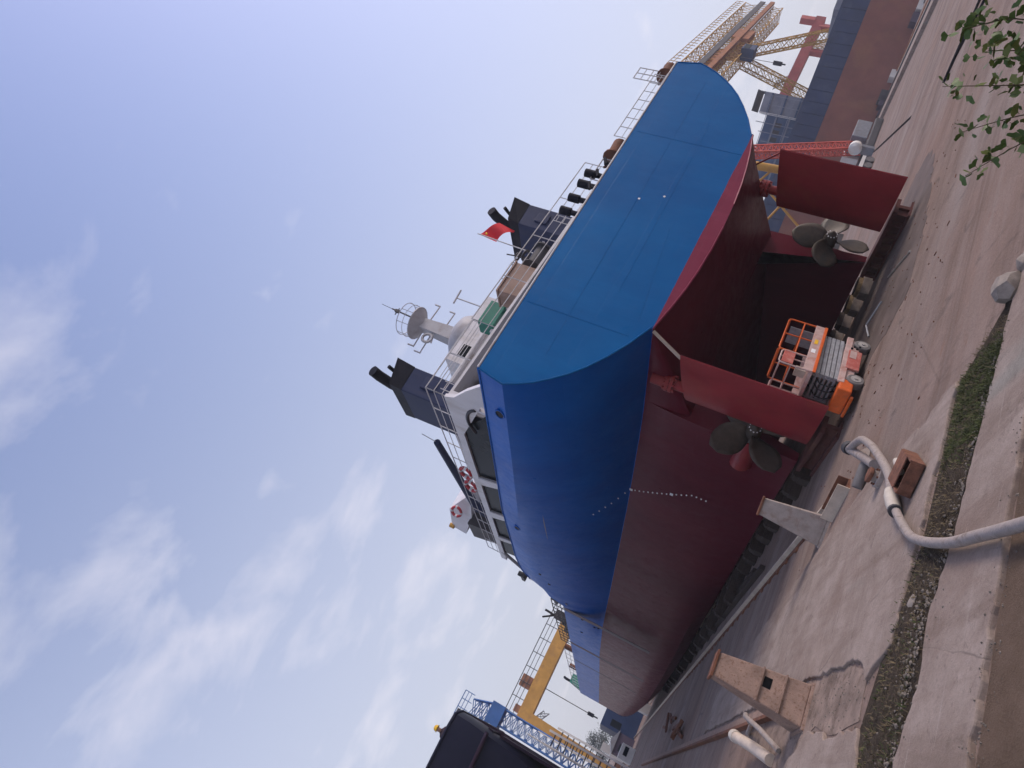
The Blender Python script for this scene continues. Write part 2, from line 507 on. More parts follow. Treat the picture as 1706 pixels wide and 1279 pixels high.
mat('slab_worn', (.235, .178, .145), .95, .35, 2.2, .8, stain=(.085, .06, .045), samt=.7, sscale=3, spec=.1)

# ------------------------------------------------------------------ setting
def structure(o):
    o['kind'] = 'structure'
    return o
g = MB().add([(-700, -300, 0), (900, -300, 0), (900, 1200, 0), (-700, 1200, 0)], [(0, 1, 2, 3)])
structure(g.build('ground', 'yard_concrete'))

def ragged(pts, step, amp, seed):
    rnd = random.Random(seed)
    out = []
    for i, p in enumerate(pts):
        q = pts[(i + 1) % len(pts)]
        n = max(1, int(math.hypot(q[0] - p[0], q[1] - p[1]) / step))
        for k in range(n):
            t = k / n
            out.append((lerp(p[0], q[0], t) + rnd.uniform(-amp, amp), lerp(p[1], q[1], t) + rnd.uniform(-amp, amp)))
    return out
def slab(name, poly, z0, z1, mt):
    o = MB().prism([(x, y, z0) for x, y in poly], (0, 0, z1 - z0)).build(name, mt, bevel=.02)
    return structure(o)
# broken foreground slab, its edge runs along the planted joint
slab('concrete_slab', ragged([(3.05, 8.78), (7.05, 8.55), (7.1, 9.05), (6.9, 9.6), (6.98, 10.1), (6.8, 11.0), (7.0, 12.2), (6.6, 14.5), (4.4, 25), (3.0, 25), (3.1, 12.3), (3.0, 9.9), (2.7, 9.4)], .14, .05, 3), -.02, .055, 'slab_concrete')
slab('concrete_slab', ragged([(-4, 8.9), (1.7, 9.0), (2.05, 9.3), (1.95, 10.2), (2.15, 11.4), (1.55, 12.6), (1.2, 13.4), (.4, 14.3), (-4, 15.0)], .13, .055, 5), -.02, .06, 'slab_concrete')
slab('concrete_strip', ragged([(-6, 6.33), (9.2, 6.33), (8.6, 7.12), (7.3, 7.2), (5.5, 7.38), (4.05, 7.52), (3.0, 7.78), (2.45, 7.62), (1.6, 7.85), (-6, 7.9)], .12, .03, 9), -.02, .062, 'slab_concrete')
slab('dirt_path', ragged([(-9, -12), (16, -12), (16, 4.6), (9.3, 6.25), (-9, 6.28)], .5, .03, 11), -.02, .03, 'dirt_path')
# soil joint, a lumpy sheet
sb = MB()
nx, ny = 160, 18
rnd = random.Random(21)
for i in range(nx + 1):
    for j in range(ny + 1):
        x = lerp(-5, 7.6, i / nx)
        y0 = interp([(-5, 7.7), (1.5, 7.7), (3, 7.65), (5.5, 7.25), (7.6, 7.0)], x)
        y1 = interp([(-5, 9.1), (1.5, 9.15), (2.0, 9.3), (2.9, 9.1), (4.4, 8.6), (7.0, 8.6), (7.6, 7.3)], x)
        t = j / ny
        e = math.sin(math.pi * t)
        sb.v.append((x, lerp(y0, y1, t), .006 + .05 * e * rnd.random() + .03 * e))
for i in range(nx):
    for j in range(ny):
        a = i * (ny + 1) + j
        sb.f.append((a, a + ny + 1, a + ny + 2, a + 1))
structure(sb.build('soil_joint', 'soil', smooth=80))
# small worn pit by the trestle
pit = ragged([(1.55, 12.75), (2.2, 11.4), (2.0, 10.2), (2.15, 9.4), (2.8, 9.5), (3.05, 10.5), (3.1, 12.3), (2.9, 16), (2.4, 17)], .3, .04, 4)
structure(MB().prism([(x, y, -.02) for x, y in pit], (0, 0, .028)).build('broken_ground', 'slab_worn'))

def grass(name, zone, n, mt, hmin, hmax, seed, label, lean=.6):
    rnd = random.Random(seed)
    mb = MB()
    for _ in range(n):
        x, y = zone(rnd)
        h = rnd.uniform(hmin, hmax)
        a = rnd.uniform(0, 6.28); w = rnd.uniform(.003, .008)
        d = Vector((math.cos(a), math.sin(a), 0)); s = Vector((-d.y, d.x, 0)) * w
        p = Vector((x, y, .02)); q = p + d * h * lean * .35 + Vector((0, 0, h * .6)); t = p + d * h * lean + Vector((0, 0, h * rnd.uniform(.5, 1)))
        mb.add([p - s, p + s, q + s * .7, q - s * .7, t], [(0, 1, 2, 3), (3, 2, 4)])
    o = mb.build(name, mt, kind='stuff')
    o['label'] = label; o['category'] = 'grass'
    return o
def zone_green(r):
    x = lerp(4.9, 7.1, r.choice([r.betavariate(2.2, 1.6), r.gauss(.62, .06), r.gauss(.33, .05), r.gauss(.85, .05)]))
    x = min(7.12, max(4.8, x))
    yc0 = interp([(3, 7.65), (5.5, 7.3), (7.6, 7.05)], x); yc1 = interp([(4.4, 8.35), (7.0, 8.4), (7.6, 7.3)], x)
    return x, lerp(yc0, yc1, r.betavariate(1.6, 1.6))
def zone_all(r):
    x = r.uniform(-3, 7.3)
    yc0 = interp([(-5, 7.75), (1.5, 7.75), (3, 7.7), (5.5, 7.35), (7.6, 7.1)], x); yc1 = interp([(-5, 9.0), (1.5, 8.95), (2.9, 8.75), (4.4, 8.5), (7.0, 8.5), (7.6, 7.3)], x)
    return x, lerp(yc0, yc1, r.betavariate(1.8, 1.3))
grass('grass', zone_green, 9500, 'grass_lush', .02, .11, 1, 'short green grass in the soil joint beyond the big hose')
grass('dry_grass', zone_all, 5200, 'straw', .03, .11, 2, 'dry straw and withered grass along the soil joint', 1.1)
def zone_weed(r):
    x = r.gauss(1.9, .55) if r.random() < .6 else r.uniform(1.2, 4.4)
    return x, r.uniform(7.9, 8.9)
grass('weeds', zone_weed, 900, 'grass_green', .03, .09, 4, 'sparse weeds in the soil joint beside the near concrete strip', .9)
def pebble(mb, c, r, rnd):
    vs = []
    for a, b, d in [(1, 0, 0), (-1, 0, 0), (0, 1, 0), (0, -1, 0), (0, 0, 1), (0, 0, -1)]:
        k = r * rnd.uniform(.6, 1.3)
        vs.append((c[0] + a * k, c[1] + b * k, c[2] + d * k * .7))
    mb.add(vs, [(0, 2, 4), (2, 1, 4), (1, 3, 4), (3, 0, 4), (2, 0, 5), (1, 2, 5), (3, 1, 5), (0, 3, 5)])
rnd = random.Random(31)
gv = MB()
for _ in range(520):
    x = rnd.uniform(-2, 7)
    y = interp([(-5, 7.9), (1.6, 7.88), (3, 7.8), (4.05, 7.56), (5.5, 7.42), (7.3, 7.22)], x) + abs(rnd.gauss(0, .13)) - .01
    pebble(gv, (x, y, .055), rnd.choice([.008, .01, .012, .016, .022, .03]), rnd)
for _ in range(420):
    x = rnd.uniform(-3, 9); y = 6.27 + rnd.gauss(0, .10)
    pebble(gv, (x, y, .035 if y < 6.31 else .066), rnd.choice([.006, .008, .011, .015]), rnd)
o = gv.build('gravel', 'gravel_stone', kind='stuff'); o['label'] = 'loose gravel and crumbs along the concrete strip'; o['category'] = 'gravel'
cr = MB()
for _ in range(260):
    x = rnd.choice([rnd.gauss(3.2, .5), rnd.gauss(1.2, .5)]); y = rnd.gauss(8.0, .25)
    pebble(cr, (x, y, .06), rnd.uniform(.01, .035), rnd)
for _ in range(200):
    x = rnd.uniform(1.9, 3.1); y = rnd.uniform(9.2, 13)
    pebble(cr, (x, y, .01), rnd.uniform(.005, .02), rnd)
o = cr.build('rubble', 'gravel_stone', kind='stuff'); o['label'] = 'crumbled concrete bits around the broken slab edges'; o['category'] = 'rubble'

ch_ = MB()
for _ in range(150):
    x = rnd.uniform(6.5, 22); y = rnd.uniform(9.5, 17) + (x - 6.5) * .25
    a = rnd.uniform(0, 3.14); L = rnd.choice([.012, .015, .02, .03, .06]); w_ = rnd.uniform(.006, .012)
    ch_.obox((x, y, .012), (math.cos(a) * L, math.sin(a) * L, 0), (-math.sin(a) * w_, math.cos(a) * w_, 0), (0, 0, .008))
o = ch_.build('litter', 'rust_steel', kind='stuff'); o['label'] = 'small rusty chips and welding litter scattered on the slipway'; o['category'] = 'litter'
# dock rails, grooves and the far track bed
def rail_line(x, y0, y1, label, w=.07):
    o = thing('slipway_rail', (x, y0, 0), label, 'rail')
    MB().box(x - .16, x + .16, y0, y1, -.02, .03).build('rail_foot', 'rust_steel', o)
    MB().box(x - w / 2, x + w / 2, y0, y1, .03, .15).build('rail_head', 'pipe_cream', o)
    n = int((min(y1, 45) - y0) / 1.1)
    for k in range(n):
        y = y0 + .5 + k * 1.1
        MB().box(x - .30, x - .17, y, y + .16, -.01, .05).build('rail_clip', 'rust_steel', o)
    return o
rail_line(7.85, 15.4, 130, 'pale worn slipway rail running from the grey trestle along the blue vessel')
rail_line(12.0, 21, 130, 'slipway rail under the flat bottom of the blue vessel')
o = thing('steel_channel', (2.7, 13.2, 0), 'long rusty pink steel channel on the ground behind the rust-spotted trestle', 'channel')
MB().box(2.58, 2.66, 13.3, 58, 0, .13).build('channel_flange', 'rust_steel', o)
MB().box(2.66, 2.86, 13.3, 58, 0, .09).build('channel_web', 'trestle_paint', o)
for k, (xa, ya, xb, yb) in enumerate([(9.4, 26, 9.9, 60), (10.0, 30, 10.4, 66), (8.9, 24, 9.2, 44)]):
    o = MB().obox(((xa + xb) / 2, (ya + yb) / 2, .09), ((xb - xa) / 2, (yb - ya) / 2, 0), (.09, 0, 0), (0, 0, .09)).build('timber_beam', 'timber_dark', bevel=.01)
    tag(o, ['long dark timber beam lying under the port bilge, middle of three', 'long dark timber beam lying under the port bilge, innermost of three', 'shortest dark timber beam under the port bilge, nearest the rail'][k], 'beam', 'beams under the port bilge')
# far raised track bed
d = Vector((24, 38, 0)).normalized(); nrm = Vector((d.y, -d.x, 0))
def bed(name, off0, off1, z0, z1, mt, t0=-70, t1=110):
    a = Vector((84, 42, 0))
    p = [a + d * t0 + nrm * off0, a + d * t1 + nrm * off0, a + d * t1 + nrm * off1, a + d * t0 + nrm * off1]
    return MB().prism([(q.x, q.y, z0) for q in p], (0, 0, z1 - z0)).build(name, mt)
structure(bed('track_bed', 0, 46, -.02, .45, 'slab_concrete'))
for k, off in enumerate((6, 14, 26)):
    o = bed('crane_track', off, off + .5, .44, .62, ['steel_dark', 'rust_orange', 'steel_dark'][k])
    tag(o, ['far crane track rail nearest the yard on the raised bed', 'rusty far crane track rail in the middle of the raised bed', 'far crane track rail next to the big navy and red hull'][k], 'rail', 'rails on the far raised bed')
structure(MB().prism([(42, 27.85, .001), (42.2, 27.7, .001), (70, 50.25, .001), (100, 74.6, .001), (69.5, 50.3, .001)], (0, 0, .006)).build('drain_slot', 'dark_gap'))
for k, pts in enumerate([[(31.5, 18.9), (32.3, 17.9), (33.0, 17.0), (34.2, 15.6)], [(31.5, 18.8), (31.9, 17.9), (31.7, 16.6), (31.4, 15.0)]]):
    o = MB().tube([(x, y, .05) for x, y in pts], .05, 6).build('black_cable', 'cable_black', smooth=60)
    tag(o, ['black cable on the concrete behind the leafy sapling, farther of two', 'black cable on the concrete behind the leafy sapling, nearer of two'][k], 'cable', 'cables on the yard')

# ------------------------------------------------------------------ the vessel
SC = 15.87
ship = thing('cargo_vessel', (SC, 15.4, 0), 'large blue and red cargo vessel on keel blocks, stern towards the viewer', 'ship')
BW = [(15.4, 4.62), (21.3, 4.6), (28, 5.25), (33, 6.0), (39, 7.0), (44, 7.85), (52, 8.27), (88, 8.27)]
TR = [(5.9, 4.62), (6.15, 5.2), (6.5, 5.9), (7.25, 7.0), (8.0, 7.68), (8.45, 8.0), (9.05, 8.28)]
TOP = [(15.4, 9.95), (21, 10.4), (28, 11.0), (36, 11.25), (38.4, 11.12), (39.6, 10.7), (40.5, 9.9), (41.2, 8.9), (41.6, 8.4), (88, 8.4)]
ZB = [(15.4, 5.85), (16.2, 5.58), (17.84, 4.94), (19.6, 4.22)]
ZC = [(15.4, 5.34), (16.2, 5.12), (17.84, 4.7), (19.6, 4.3), (25, 3.1), (32, 1.5), (38, .6), (88, .6)]
ZF = [(64, .6), (74, .85), (82, 1.25), (88, 1.8)]
SK = 19.6
def section(Y, skeg):
    bw = interp(BW, Y); t = (bw - 4.6) / (8.27 - 4.6); t = max(0, min(1, t))
    top = interp(TOP, Y); kn = min(top - .9, 9.05 + .9 * max(0, top - 9.95)) if Y < 40.8 else top - .12
    zs = max(.55, interp(ZF, Y)) if skeg else interp(ZB, min(Y, SK))
    zc = max(interp(ZC, Y), zs if Y > 60 else .6)
    if skeg:
        u = max(0, min(1, (Y - SK) / (38 - SK)))
        bi = lerp(4.50, 0.05, u ** 1.4)
        bo = lerp(4.80, 7.0, t)
        zi = lerp(4.2, zs + .01, min(1, u * 1.0))
        pts = [(0, zc), (bi * .35, lerp(zc, zi, .15)), (bi * .65, lerp(zc, zi, .45)), (bi * .9, zi), (bi, zs), (lerp(bi, bo, .5), zs), (bo, zs)]
    else:
        zb = zs
        pts = [(b_, lerp(zc, zb, (b_ / 4.62) ** 2.2)) for b_ in (0, 1.1, 2.1, 2.9, 3.6, 4.15, 4.61)]
    for k in range(1, 9):
        z = lerp(zs, 5.9, k / 9)
        sk = 4.66 + .20 * math.sin(math.pi * k / 9) * (1 if skeg else .2)
        full = 8.27 if z > zs + 1.3 else 8.27 - 1.27 * (1 - math.sqrt(max(0, 1 - (1 - (z - zs) / 1.3) ** 2)))
        pts.append((lerp(sk, full, t), z))
    for k in range(9):
        z = lerp(5.9, kn, k / 8)
        zz = lerp(5.9, 9.05, k / 8)
        pts.append((lerp(interp(TR, zz), 8.27, t), z))
    lean = .20 if Y < 40.8 else 0
    pts.append((pts[-1][0] - lean, top))
    return pts
stations = [(15.4, 0), (16.2, 0), (17.84, 0), (18.8, 0), (SK - .003, 0), (SK, 1), (21, 1), (22.5, 1), (24, 1), (26, 1), (28, 1), (30.5, 1), (33, 1), (36, 1), (38.4, 1), (39, 1), (39.6, 1), (40.1, 1), (40.5, 1), (40.9, 1), (41.2, 1), (41.6, 1), (44, 1), (48, 1), (52, 1), (58, 1), (64, 1), (70, 1), (76, 1), (82, 1), (87.2, 1), (88, 1)]
secs = [(Y, section(Y, s)) for Y, s in stations]
np_ = len(secs[0][1])
hb = MB()
for Y, sc in secs:
    for sgn in (-1, 1):
        for b_, z in sc:
            hb.v.append((SC + sgn * b_, Y, z))
W = 2 * np_
for i in range(len(secs) - 1):
    for s in range(2):
        for k in range(np_ - 1):
            a = i * W + s * np_ + k; b_ = a + W
            q = (a, a + 1, b_ + 1, b_)
            hb.f.append(q if s == 0 else q[::-1])
last = (len(secs) - 1) * W
hb.f.append(tuple(last + k for k in range(np_)) + tuple(last + np_ + k for k in range(np_ - 1, 0, -1)))
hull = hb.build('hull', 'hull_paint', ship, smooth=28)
# transom plate, 3 mm aft of the first frame, with its own slightly proud rim
s0 = secs[0][1]
outline = [(SC - b_, z) for b_, z in s0] + [(SC + b_, z) for b_, z in s0[::-1][:-1]]
tb = MB()
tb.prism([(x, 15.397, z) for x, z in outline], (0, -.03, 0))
transom = tb.build('transom', 'transom_paint_lit', ship)
rim = MB()
rp = [(x, 15.375, z) for x, z in outline]
rim.tube([rp[i] for i in range(np_ - 1, -1, -1)], .035, 6)
rim.tube([rp[i] for i in range(np_, len(rp))] + [], .035, 6)
rim.build('transom_rim', 'transom_paint_lit', transom, smooth=60)
for (xa, za, xb, zb_) in [(11.2, 6.35, 15.2, 6.9), (12.0, 7.35, 20.5, 7.45), (9.0, 8.35, 23.0, 8.45)]:
    MB().bar((xa, 15.364, za), (xb, 15.364, zb_), .003).build('weld_seam', 'transom_paint_lit', transom)
for x in (10.6, 19.4):
    zlo = interp([(0, 5.4), (2, 5.5), (4.6, 6.0), (5.9, 6.6), (7, 7.4)], abs(x - SC)) + .1
    MB().bar((x, 15.363, zlo), (x, 15.363, 9.8), .0035).build('weld_seam', 'transom_paint_lit', transom)
for x, z in [(16.1, 8.35), (16.5, 7.6)]:
    MB().box(x - .035, x + .035, 15.355, 15.366, z - .035, z + .035).build('paint_spot', 'mark_white', transom)
# decks
MB().box(SC - 7.9, SC + 7.9, 15.45, 41.0, 8.85, 9.0).build('poop_deck', 'grey_paint', ship)
MB().box(SC - 8.2, SC + 8.2, 41.0, 87.9, 8.15, 8.3).build('main_deck', 'grey_paint', ship)
MB().box(SC - 7.9, SC + 7.9, 40.6, 40.8, 8.3, 11.0).build('poop_front', 'white_paint', ship)
cap = MB()
cap.tube([(SC - 8.08, 15.40, 9.97)] + [(SC - interp([(15.4, 8.08), (41, 8.07)], y) , y, interp(TOP, y) + .01) for y in (17, 19, 21, 24, 28, 32, 36, 38.4, 39.6)], .045, 6)
cap.build('bulwark_cap', 'hull_paint', hull, smooth=60)
MB().tube([(SC - 8.05, 15.385, 9.985), (SC + 8.05, 15.385, 9.985)], .045, 6).build('bulwark_cap', 'rail_paint', hull, smooth=60)
# rubbing bands / stains painted across the parallel side
for y, z0 in ((41.9, 2.6), (53.5, 2.2), (62, 2.4)):
    MB().box(SC - 8.275, SC - 8.25, y, y + (.75 if y < 60 else .3), z0, 8.38).build('side_band', 'band_brown' if y < 60 else 'steel_dark', hull)
# openings in the bulwark
for y, z in ((17.5, 9.45), (29.3, 10.25)):
    e = MB(); n = Vector((-1, 0, .2))
    pts = [(SC - 8.235, y + .24 * math.cos(2 * math.pi * k / 18), z + .15 * math.sin(2 * math.pi * k / 18)) for k in range(18)]
    MB().prism([(x - .03, yy, zz) for x, yy, zz in pts], (.03, 0, 0)).build('fairlead', 'black_paint', hull)
    MB().tube([(SC - 8.26, y + .25 * math.cos(2 * math.pi * k / 18), z + .16 * math.sin(2 * math.pi * k / 18)) for k in range(19)], .03, 6, False).build('fairlead_rim', 'hull_paint', hull, smooth=60)
def hull_b(Y, z):
    p = [q for q in section(Y, 1)[6:]]
    for (b0, z0), (b1, z1) in zip(p, p[1:]):
        if z0 <= z <= z1 and z1 > z0:
            return lerp(b0, b1, (z - z0) / (z1 - z0))
    return p[-1][0]
# draught marks: a row of small white ticks and figures stepping down the quarter
dm = MB()
for k in range(23):
    t = k / 22
    z = lerp(7.0, 2.75, t); y = lerp(27.6, 24.6, min(1, t * 1.15))
    x = SC - hull_b(y, z) - .016
    L = .14 if k in (6, 15) else .055
    dm.box(x - .01, x + .012, y - L * (.8 if L < .1 else .7), y + L * (.8 if L < .1 else .7), z - (.07 if L > .1 else .028), z + (.07 if L > .1 else .028))
dm.build('draught_marks', 'mark_white', hull)
for y, z in ((43.5, 7.2), (44.6, 6.4), (44.6, 6.15), (47.5, 7.3), (37.5, 9.1), (36.2, 9.6)):
    x = SC - (hull_b(y, z) if z < 8.3 else 8.29) - .02
    MB().bar((x + .03, y, z), (x - .01, y, z), .09, 10).build('scupper', 'black_paint', hull)

# rudders
def rudder(x, ya, yf, za, zf, strut_end, sy, pname):
    r = MB()
    n = 9
    prof = []
    for k in range(n):
        t = k / (n - 1)
        th = .15 * (4 * t * (1 - t)) ** .6 * (1.15 - .5 * (1 - t)) + .012
        prof.append((lerp(ya, yf, t), th))
    vs, fs = [], []
    for zt in (0, 1):
        for sg in (-1, 1):
            for i, (y, th) in enumerate(prof):
                t = i / (n - 1)
                z = lerp(.62, lerp(za, zf, t), zt)
                vs.append((x + sg * th, y, z))
    for i in range(n - 1):
        a, b_ = i, n + i
        fs += [(a, a + 1, 2 * n + a + 1, 2 * n + a), (b_, b_ + 1, 2 * n + b_ + 1, 2 * n + b_), (a, a + 1, b_ + 1, b_), (2 * n + a, 2 * n + a + 1, 2 * n + b_ + 1, 2 * n + b_)]
    fs += [(0, n, 3 * n, 2 * n), (n - 1, 2 * n - 1, 4 * n - 1, 3 * n - 1)]
    r.add(vs, fs)
    ru = r.build('rudder', 'rudder_red', ship, smooth=40)
    # edge bars
    MB().bar((x, ya - .015, .62), (x, ya - .015, za), .03).build('trailing_bar', 'rudder_red', ru)
    ys = sy; zt = interp([(ya, za), (yf, zf)], ys)
    st = MB().bar((x, ys, zt - .05), (x, ys, zt + .38), .17, 16)
    st.bar((x, ys, zt + .60), (x, ys, 5.7), .22, 16)
    st.build('rudder_stock', 'rudder_red', ru, smooth=40)
    fl = MB().bar((x, ys, zt + .36), (x, ys, zt + .47), .31, 18).bar((x, ys, zt + .49), (x, ys, zt + .60), .31, 18)
    fl.build('coupling_flange', 'rudder_red', ru, smooth=40)
    bl = MB()
    for k in range(8):
        a = 2 * math.pi * k / 8
        p = (x + .25 * math.cos(a), ys + .25 * math.sin(a))
        bl.bar((*p, zt + .28), (*p, zt + .68), .045, 6)
    bl.build('bolts', 'rudder_red', ru)
    MB().obox(((Vector((x, ya + .12, za - .03)) + Vector(strut_end)) / 2), (Vector(strut_end) - Vector((x, ya + .12, za - .03))) / 2, (.012, 0, 0), Vector((0, .07, .03))).build('tie_bar', 'pipe_cream' if x < SC else 'rudder_red', ru)
    return ru
rudder(11.16, 16.26, 18.55, 4.93, 4.48, (11.16, 14.95 + .55, 5.85), 17.9, 'port')
rudder(20.50, 15.66, 18.12, 4.80, 4.36, (20.5, 16.5, 5.5), 17.45, 'stbd')
# propellers
def propeller(x, y, z, rad, a0):
    hub = MB()
    hub.tube([(x, y + .45, z), (x, y + .25, z), (x, y - .1, z), (x, y - .28, z), (x, y - .4, z), (x, y - .45, z)], [.2, .25, .25, .2, .11, .02], 16)
    pr = hub.build('propeller', 'bronze', ship, smooth=40)
    for k in range(4):
        a = a0 + k * math.pi / 2
        er = Vector((math.cos(a), 0, math.sin(a))); et = Vector((-math.sin(a), 0, math.cos(a))); ey = Vector((0, 1, 0))
        nr, nc = 9, 7
        vs, fs = [], []
        for i in range(nr):
            t = i / (nr - 1); r = lerp(.2, rad, t)
            half = .13 + .40 * math.sin(math.pi * min(1, (t * .9 + .08))) ** .8 if t < .999 else .06
            if t > .85:
                half *= math.sqrt(max(0.02, 1 - ((t - .85) / .15) ** 2))
            pit_ = math.atan2(.95, 2 * math.pi * max(r, .25) * .55)
            for j in range(nc):
                u = (j / (nc - 1) * 2 - 1)
                cd = et * math.cos(pit_) + ey * math.sin(pit_)
                nn = ey * math.cos(pit_) - et * math.sin(pit_)
                p = Vector((x, y, z)) + er * r + cd * (u * half + .10 * t) + nn * (.05 * (1 - u * u) * (1 - t))
                vs.append(p)
        for i in range(nr - 1):
            for j in range(nc - 1):
                q = i * nc + j
                fs.append((q, q + 1, q + nc + 1, q + nc))
        b_ = MB().add(vs, fs).build('blade', 'bronze', pr, smooth=60)
        sm = b_.modifiers.new('thick', 'SOLIDIFY'); sm.thickness = .035
    bl = MB()
    for k in range(10):
        a = 2 * math.pi * k / 10
        bl.bar((x + .17 * math.cos(a), y - .27, z + .17 * math.sin(a)), (x + .17 * math.cos(a), y - .32, z + .17 * math.sin(a)), .028, 6)
    bl.build('cap_bolts', 'mark_white', pr)
    MB().tube([(x, y + .45, z), (x, y + 1.3, z), (x, y + 2.2, z)], [.24, .34, .4], 16).build('shaft_bossing', 'rudder_red', pr, smooth=50)
propeller(11.2, 19.05, 2.16, 1.5, R(38))
propeller(20.45, 19.05, 2.1, 1.42, R(-3))

# deckhouse on the poop
WALLX = 7.93
def zr(y):
    return 12.15 + .03 * (y - 21.4)
def wallpiece(name, yz, mt='white_paint', x=WALLX, th=.14, par=None):
    return MB().prism([(x, y, z) for y, z in yz], (th, 0, 0)).build(name, mt, par or house)
house = MB().box(9.2, 21.2, 20.2, 37.6, 9.0, 11.7).build('deckhouse', 'white_paint', ship)
wallpiece('side_wall', [(16.6, 10.05), (18.3, 10.2), (18.35, 10.5), (21.35, zr(21.35) - .36), (21.35, zr(21.35)), (18.7, zr(18.7)), (18.45, 11.6), (17.6, 10.95)])
wallpiece('side_wall', [(21.35, zr(21.35) - .36), (38.6, zr(38.6) - .36), (38.6, zr(38.6)), (21.35, zr(21.35))])
for y0, y1, sl in ((25.35, 25.95, .75), (29.7, 30.35, .7), (33.75, 34.2, .6)):
    zb = interp(TOP, y0) - .15; zt = zr(y0) - .34
    wallpiece('pillar', [(y0 - sl * .2, zb), (y1 - sl * .2, zb), (y1 + sl * .7, zt), (y0 + sl * .35, zt)])
    MB().prism([(WALLX - .03, y0 - .2 - sl * .1, zb), (WALLX - .03, y0 - .08 - sl * .1, zb), (WALLX - .03, y0 + .02 + sl * .4, zt), (WALLX - .03, y0 - .1 + sl * .4, zt)], (.05, 0, 0)).build('window_trim', 'mast_grey', house)
for y0, y1, a0, a1 in ((18.5, 25.6, 2.7, .3), (25.9, 29.95, .35, .4), (30.2, 34.0, .4, .35), (34.15, 36.9, .35, .3)):
    zb0, zb1 = interp(TOP, y0) - .2, interp(TOP, y1) - .2
    wallpiece('window_pane', [(y0 - .1, zb0), (y1 - .15, zb1), (y1 + a1, zr(y1) - .3), (y0 + a0, zr(y0 + a0) - .3)], 'dark_glass', WALLX + .09, .03)
# diagonal bracket at the forward end
MB().bar((8.0, 37.2, 12.45), (8.0, 39.3, 11.1), .10, 6).build('bracket', 'mast_grey', house)
# curved opening in the aft wing
MB().tube([(WALLX - .01, 19.9 - 1.2 * math.cos(a), 10.55 + .75 * math.sin(a)) for a in [R(20 + 10 * k) for k in range(12)]], .07, 6).build('wing_frame', 'steel_dark', house, smooth=60)
# roof deck (follows the sheer), open underneath
MB().hexa([(7.95, 18.8, 11.95), (21.4, 18.8, 11.55), (21.4, 38.4, 12.0), (7.95, 38.4, 12.55)], [(7.95, 18.8, 12.05), (21.4, 18.8, 11.65), (21.4, 38.4, 12.1), (7.95, 38.4, 12.65)]).build('roof_deck', 'white_paint', house)
MB().box(7.96, 8.3, 18.75, 18.9, 9.9, 12.0).build('corner_post', 'white_paint', house)
MB().box(8.3, 21.2, 20.0, 20.15, 9.0, 11.75).build('aft_bulkhead', 'white_paint', house)
for x in (9.6, 11.4, 14.4, 17.2):
    MB().box(x, x + .75, 19.97, 20.0, 9.9, 11.3).build('door', 'grey_paint', house)
# upper house + wheelhouse
up = MB().box(10.6, 21.0, 25.0, 33.5, 12.0, 15.2).build('upper_house', 'white_paint', ship)
MB().box(10.4, 21.2, 24.7, 33.8, 15.2, 15.34).build('upper_roof', 'white_paint', up)
for x in (13.6, 16.8, 18.2):
    MB().box(x, x + .8, 24.985, 25.0, 14.2, 14.85).build('window_pane', 'dark_glass', up)
wh = MB().box(13.6, 18.2, 27.2, 33.2, 15.3, 17.6).build('wheelhouse', 'white_paint', ship)
MB().tube([(15.87, 28.6, 17.5), (15.87, 28.6, 17.9), (15.87, 28.6, 18.25), (15.87, 28.6, 18.5), (15.87, 28.6, 18.6)], [1.45, 1.45, 1.3, .95, .4], 22).build('mast_house', 'mast_grey', wh, smooth=50)
for x in (14.0, 16.8):
    MB().box(x, x + .8, 27.185, 27.2, 16.3, 17.1).build('window_pane', 'dark_glass', wh)
# railings
def railing(path, h, npost, name='railing', r=.022, mids=2, par=ship, mt='rail_paint'):
    mb = MB()
    P = [Vector(p) for p in path]
    for a, b_ in zip(P, P[1:]):
        n = max(1, int((b_ - a).length / npost))
        for k in range(n + 1):
            q = a.lerp(b_, k / n)
            mb.bar(q, q + Vector((0, 0, h)), r, 5)
        for j in range(mids + 1):
            z = Vector((0, 0, h * (j + 1) / (mids + 1)))
            mb.bar(a + z, b_ + z, r * (1.15 if j == mids else .8), 5)
    return mb.build(name, mt, par)
railing([(8.1, 38.3, 12.6), (8.1, 28, 12.3), (8.1, 19.0, 12.0), (11.5, 19.0, 11.95)], 1.05, 1.5)
railing([(11.5, 19.0, 11.93), (21.2, 19.0, 11.66)], 1.15, 2.4)
railing([(10.6, 24.9, 15.3), (15.0, 24.9, 15.3)], 1.0, 1.6)
railing([(14.9, 20.6, 12.0), (15.9, 20.6, 12.0), (15.9, 21.4, 12.0), (14.9, 21.4, 12.0)], 1.9, 1.2)
railing([(17.1, 16.0, 9.3), (18.3, 16.0, 9.3)], 1.35, .6)
railing([(19.2, 15.62, 10.0), (23.3, 15.62, 10.0)], .62, .55, r=.016, mids=1)
railing([(23.2, 15.9, 9.4), (23.95, 15.9, 9.4)], 2.1, .35, r=.02, mids=6)
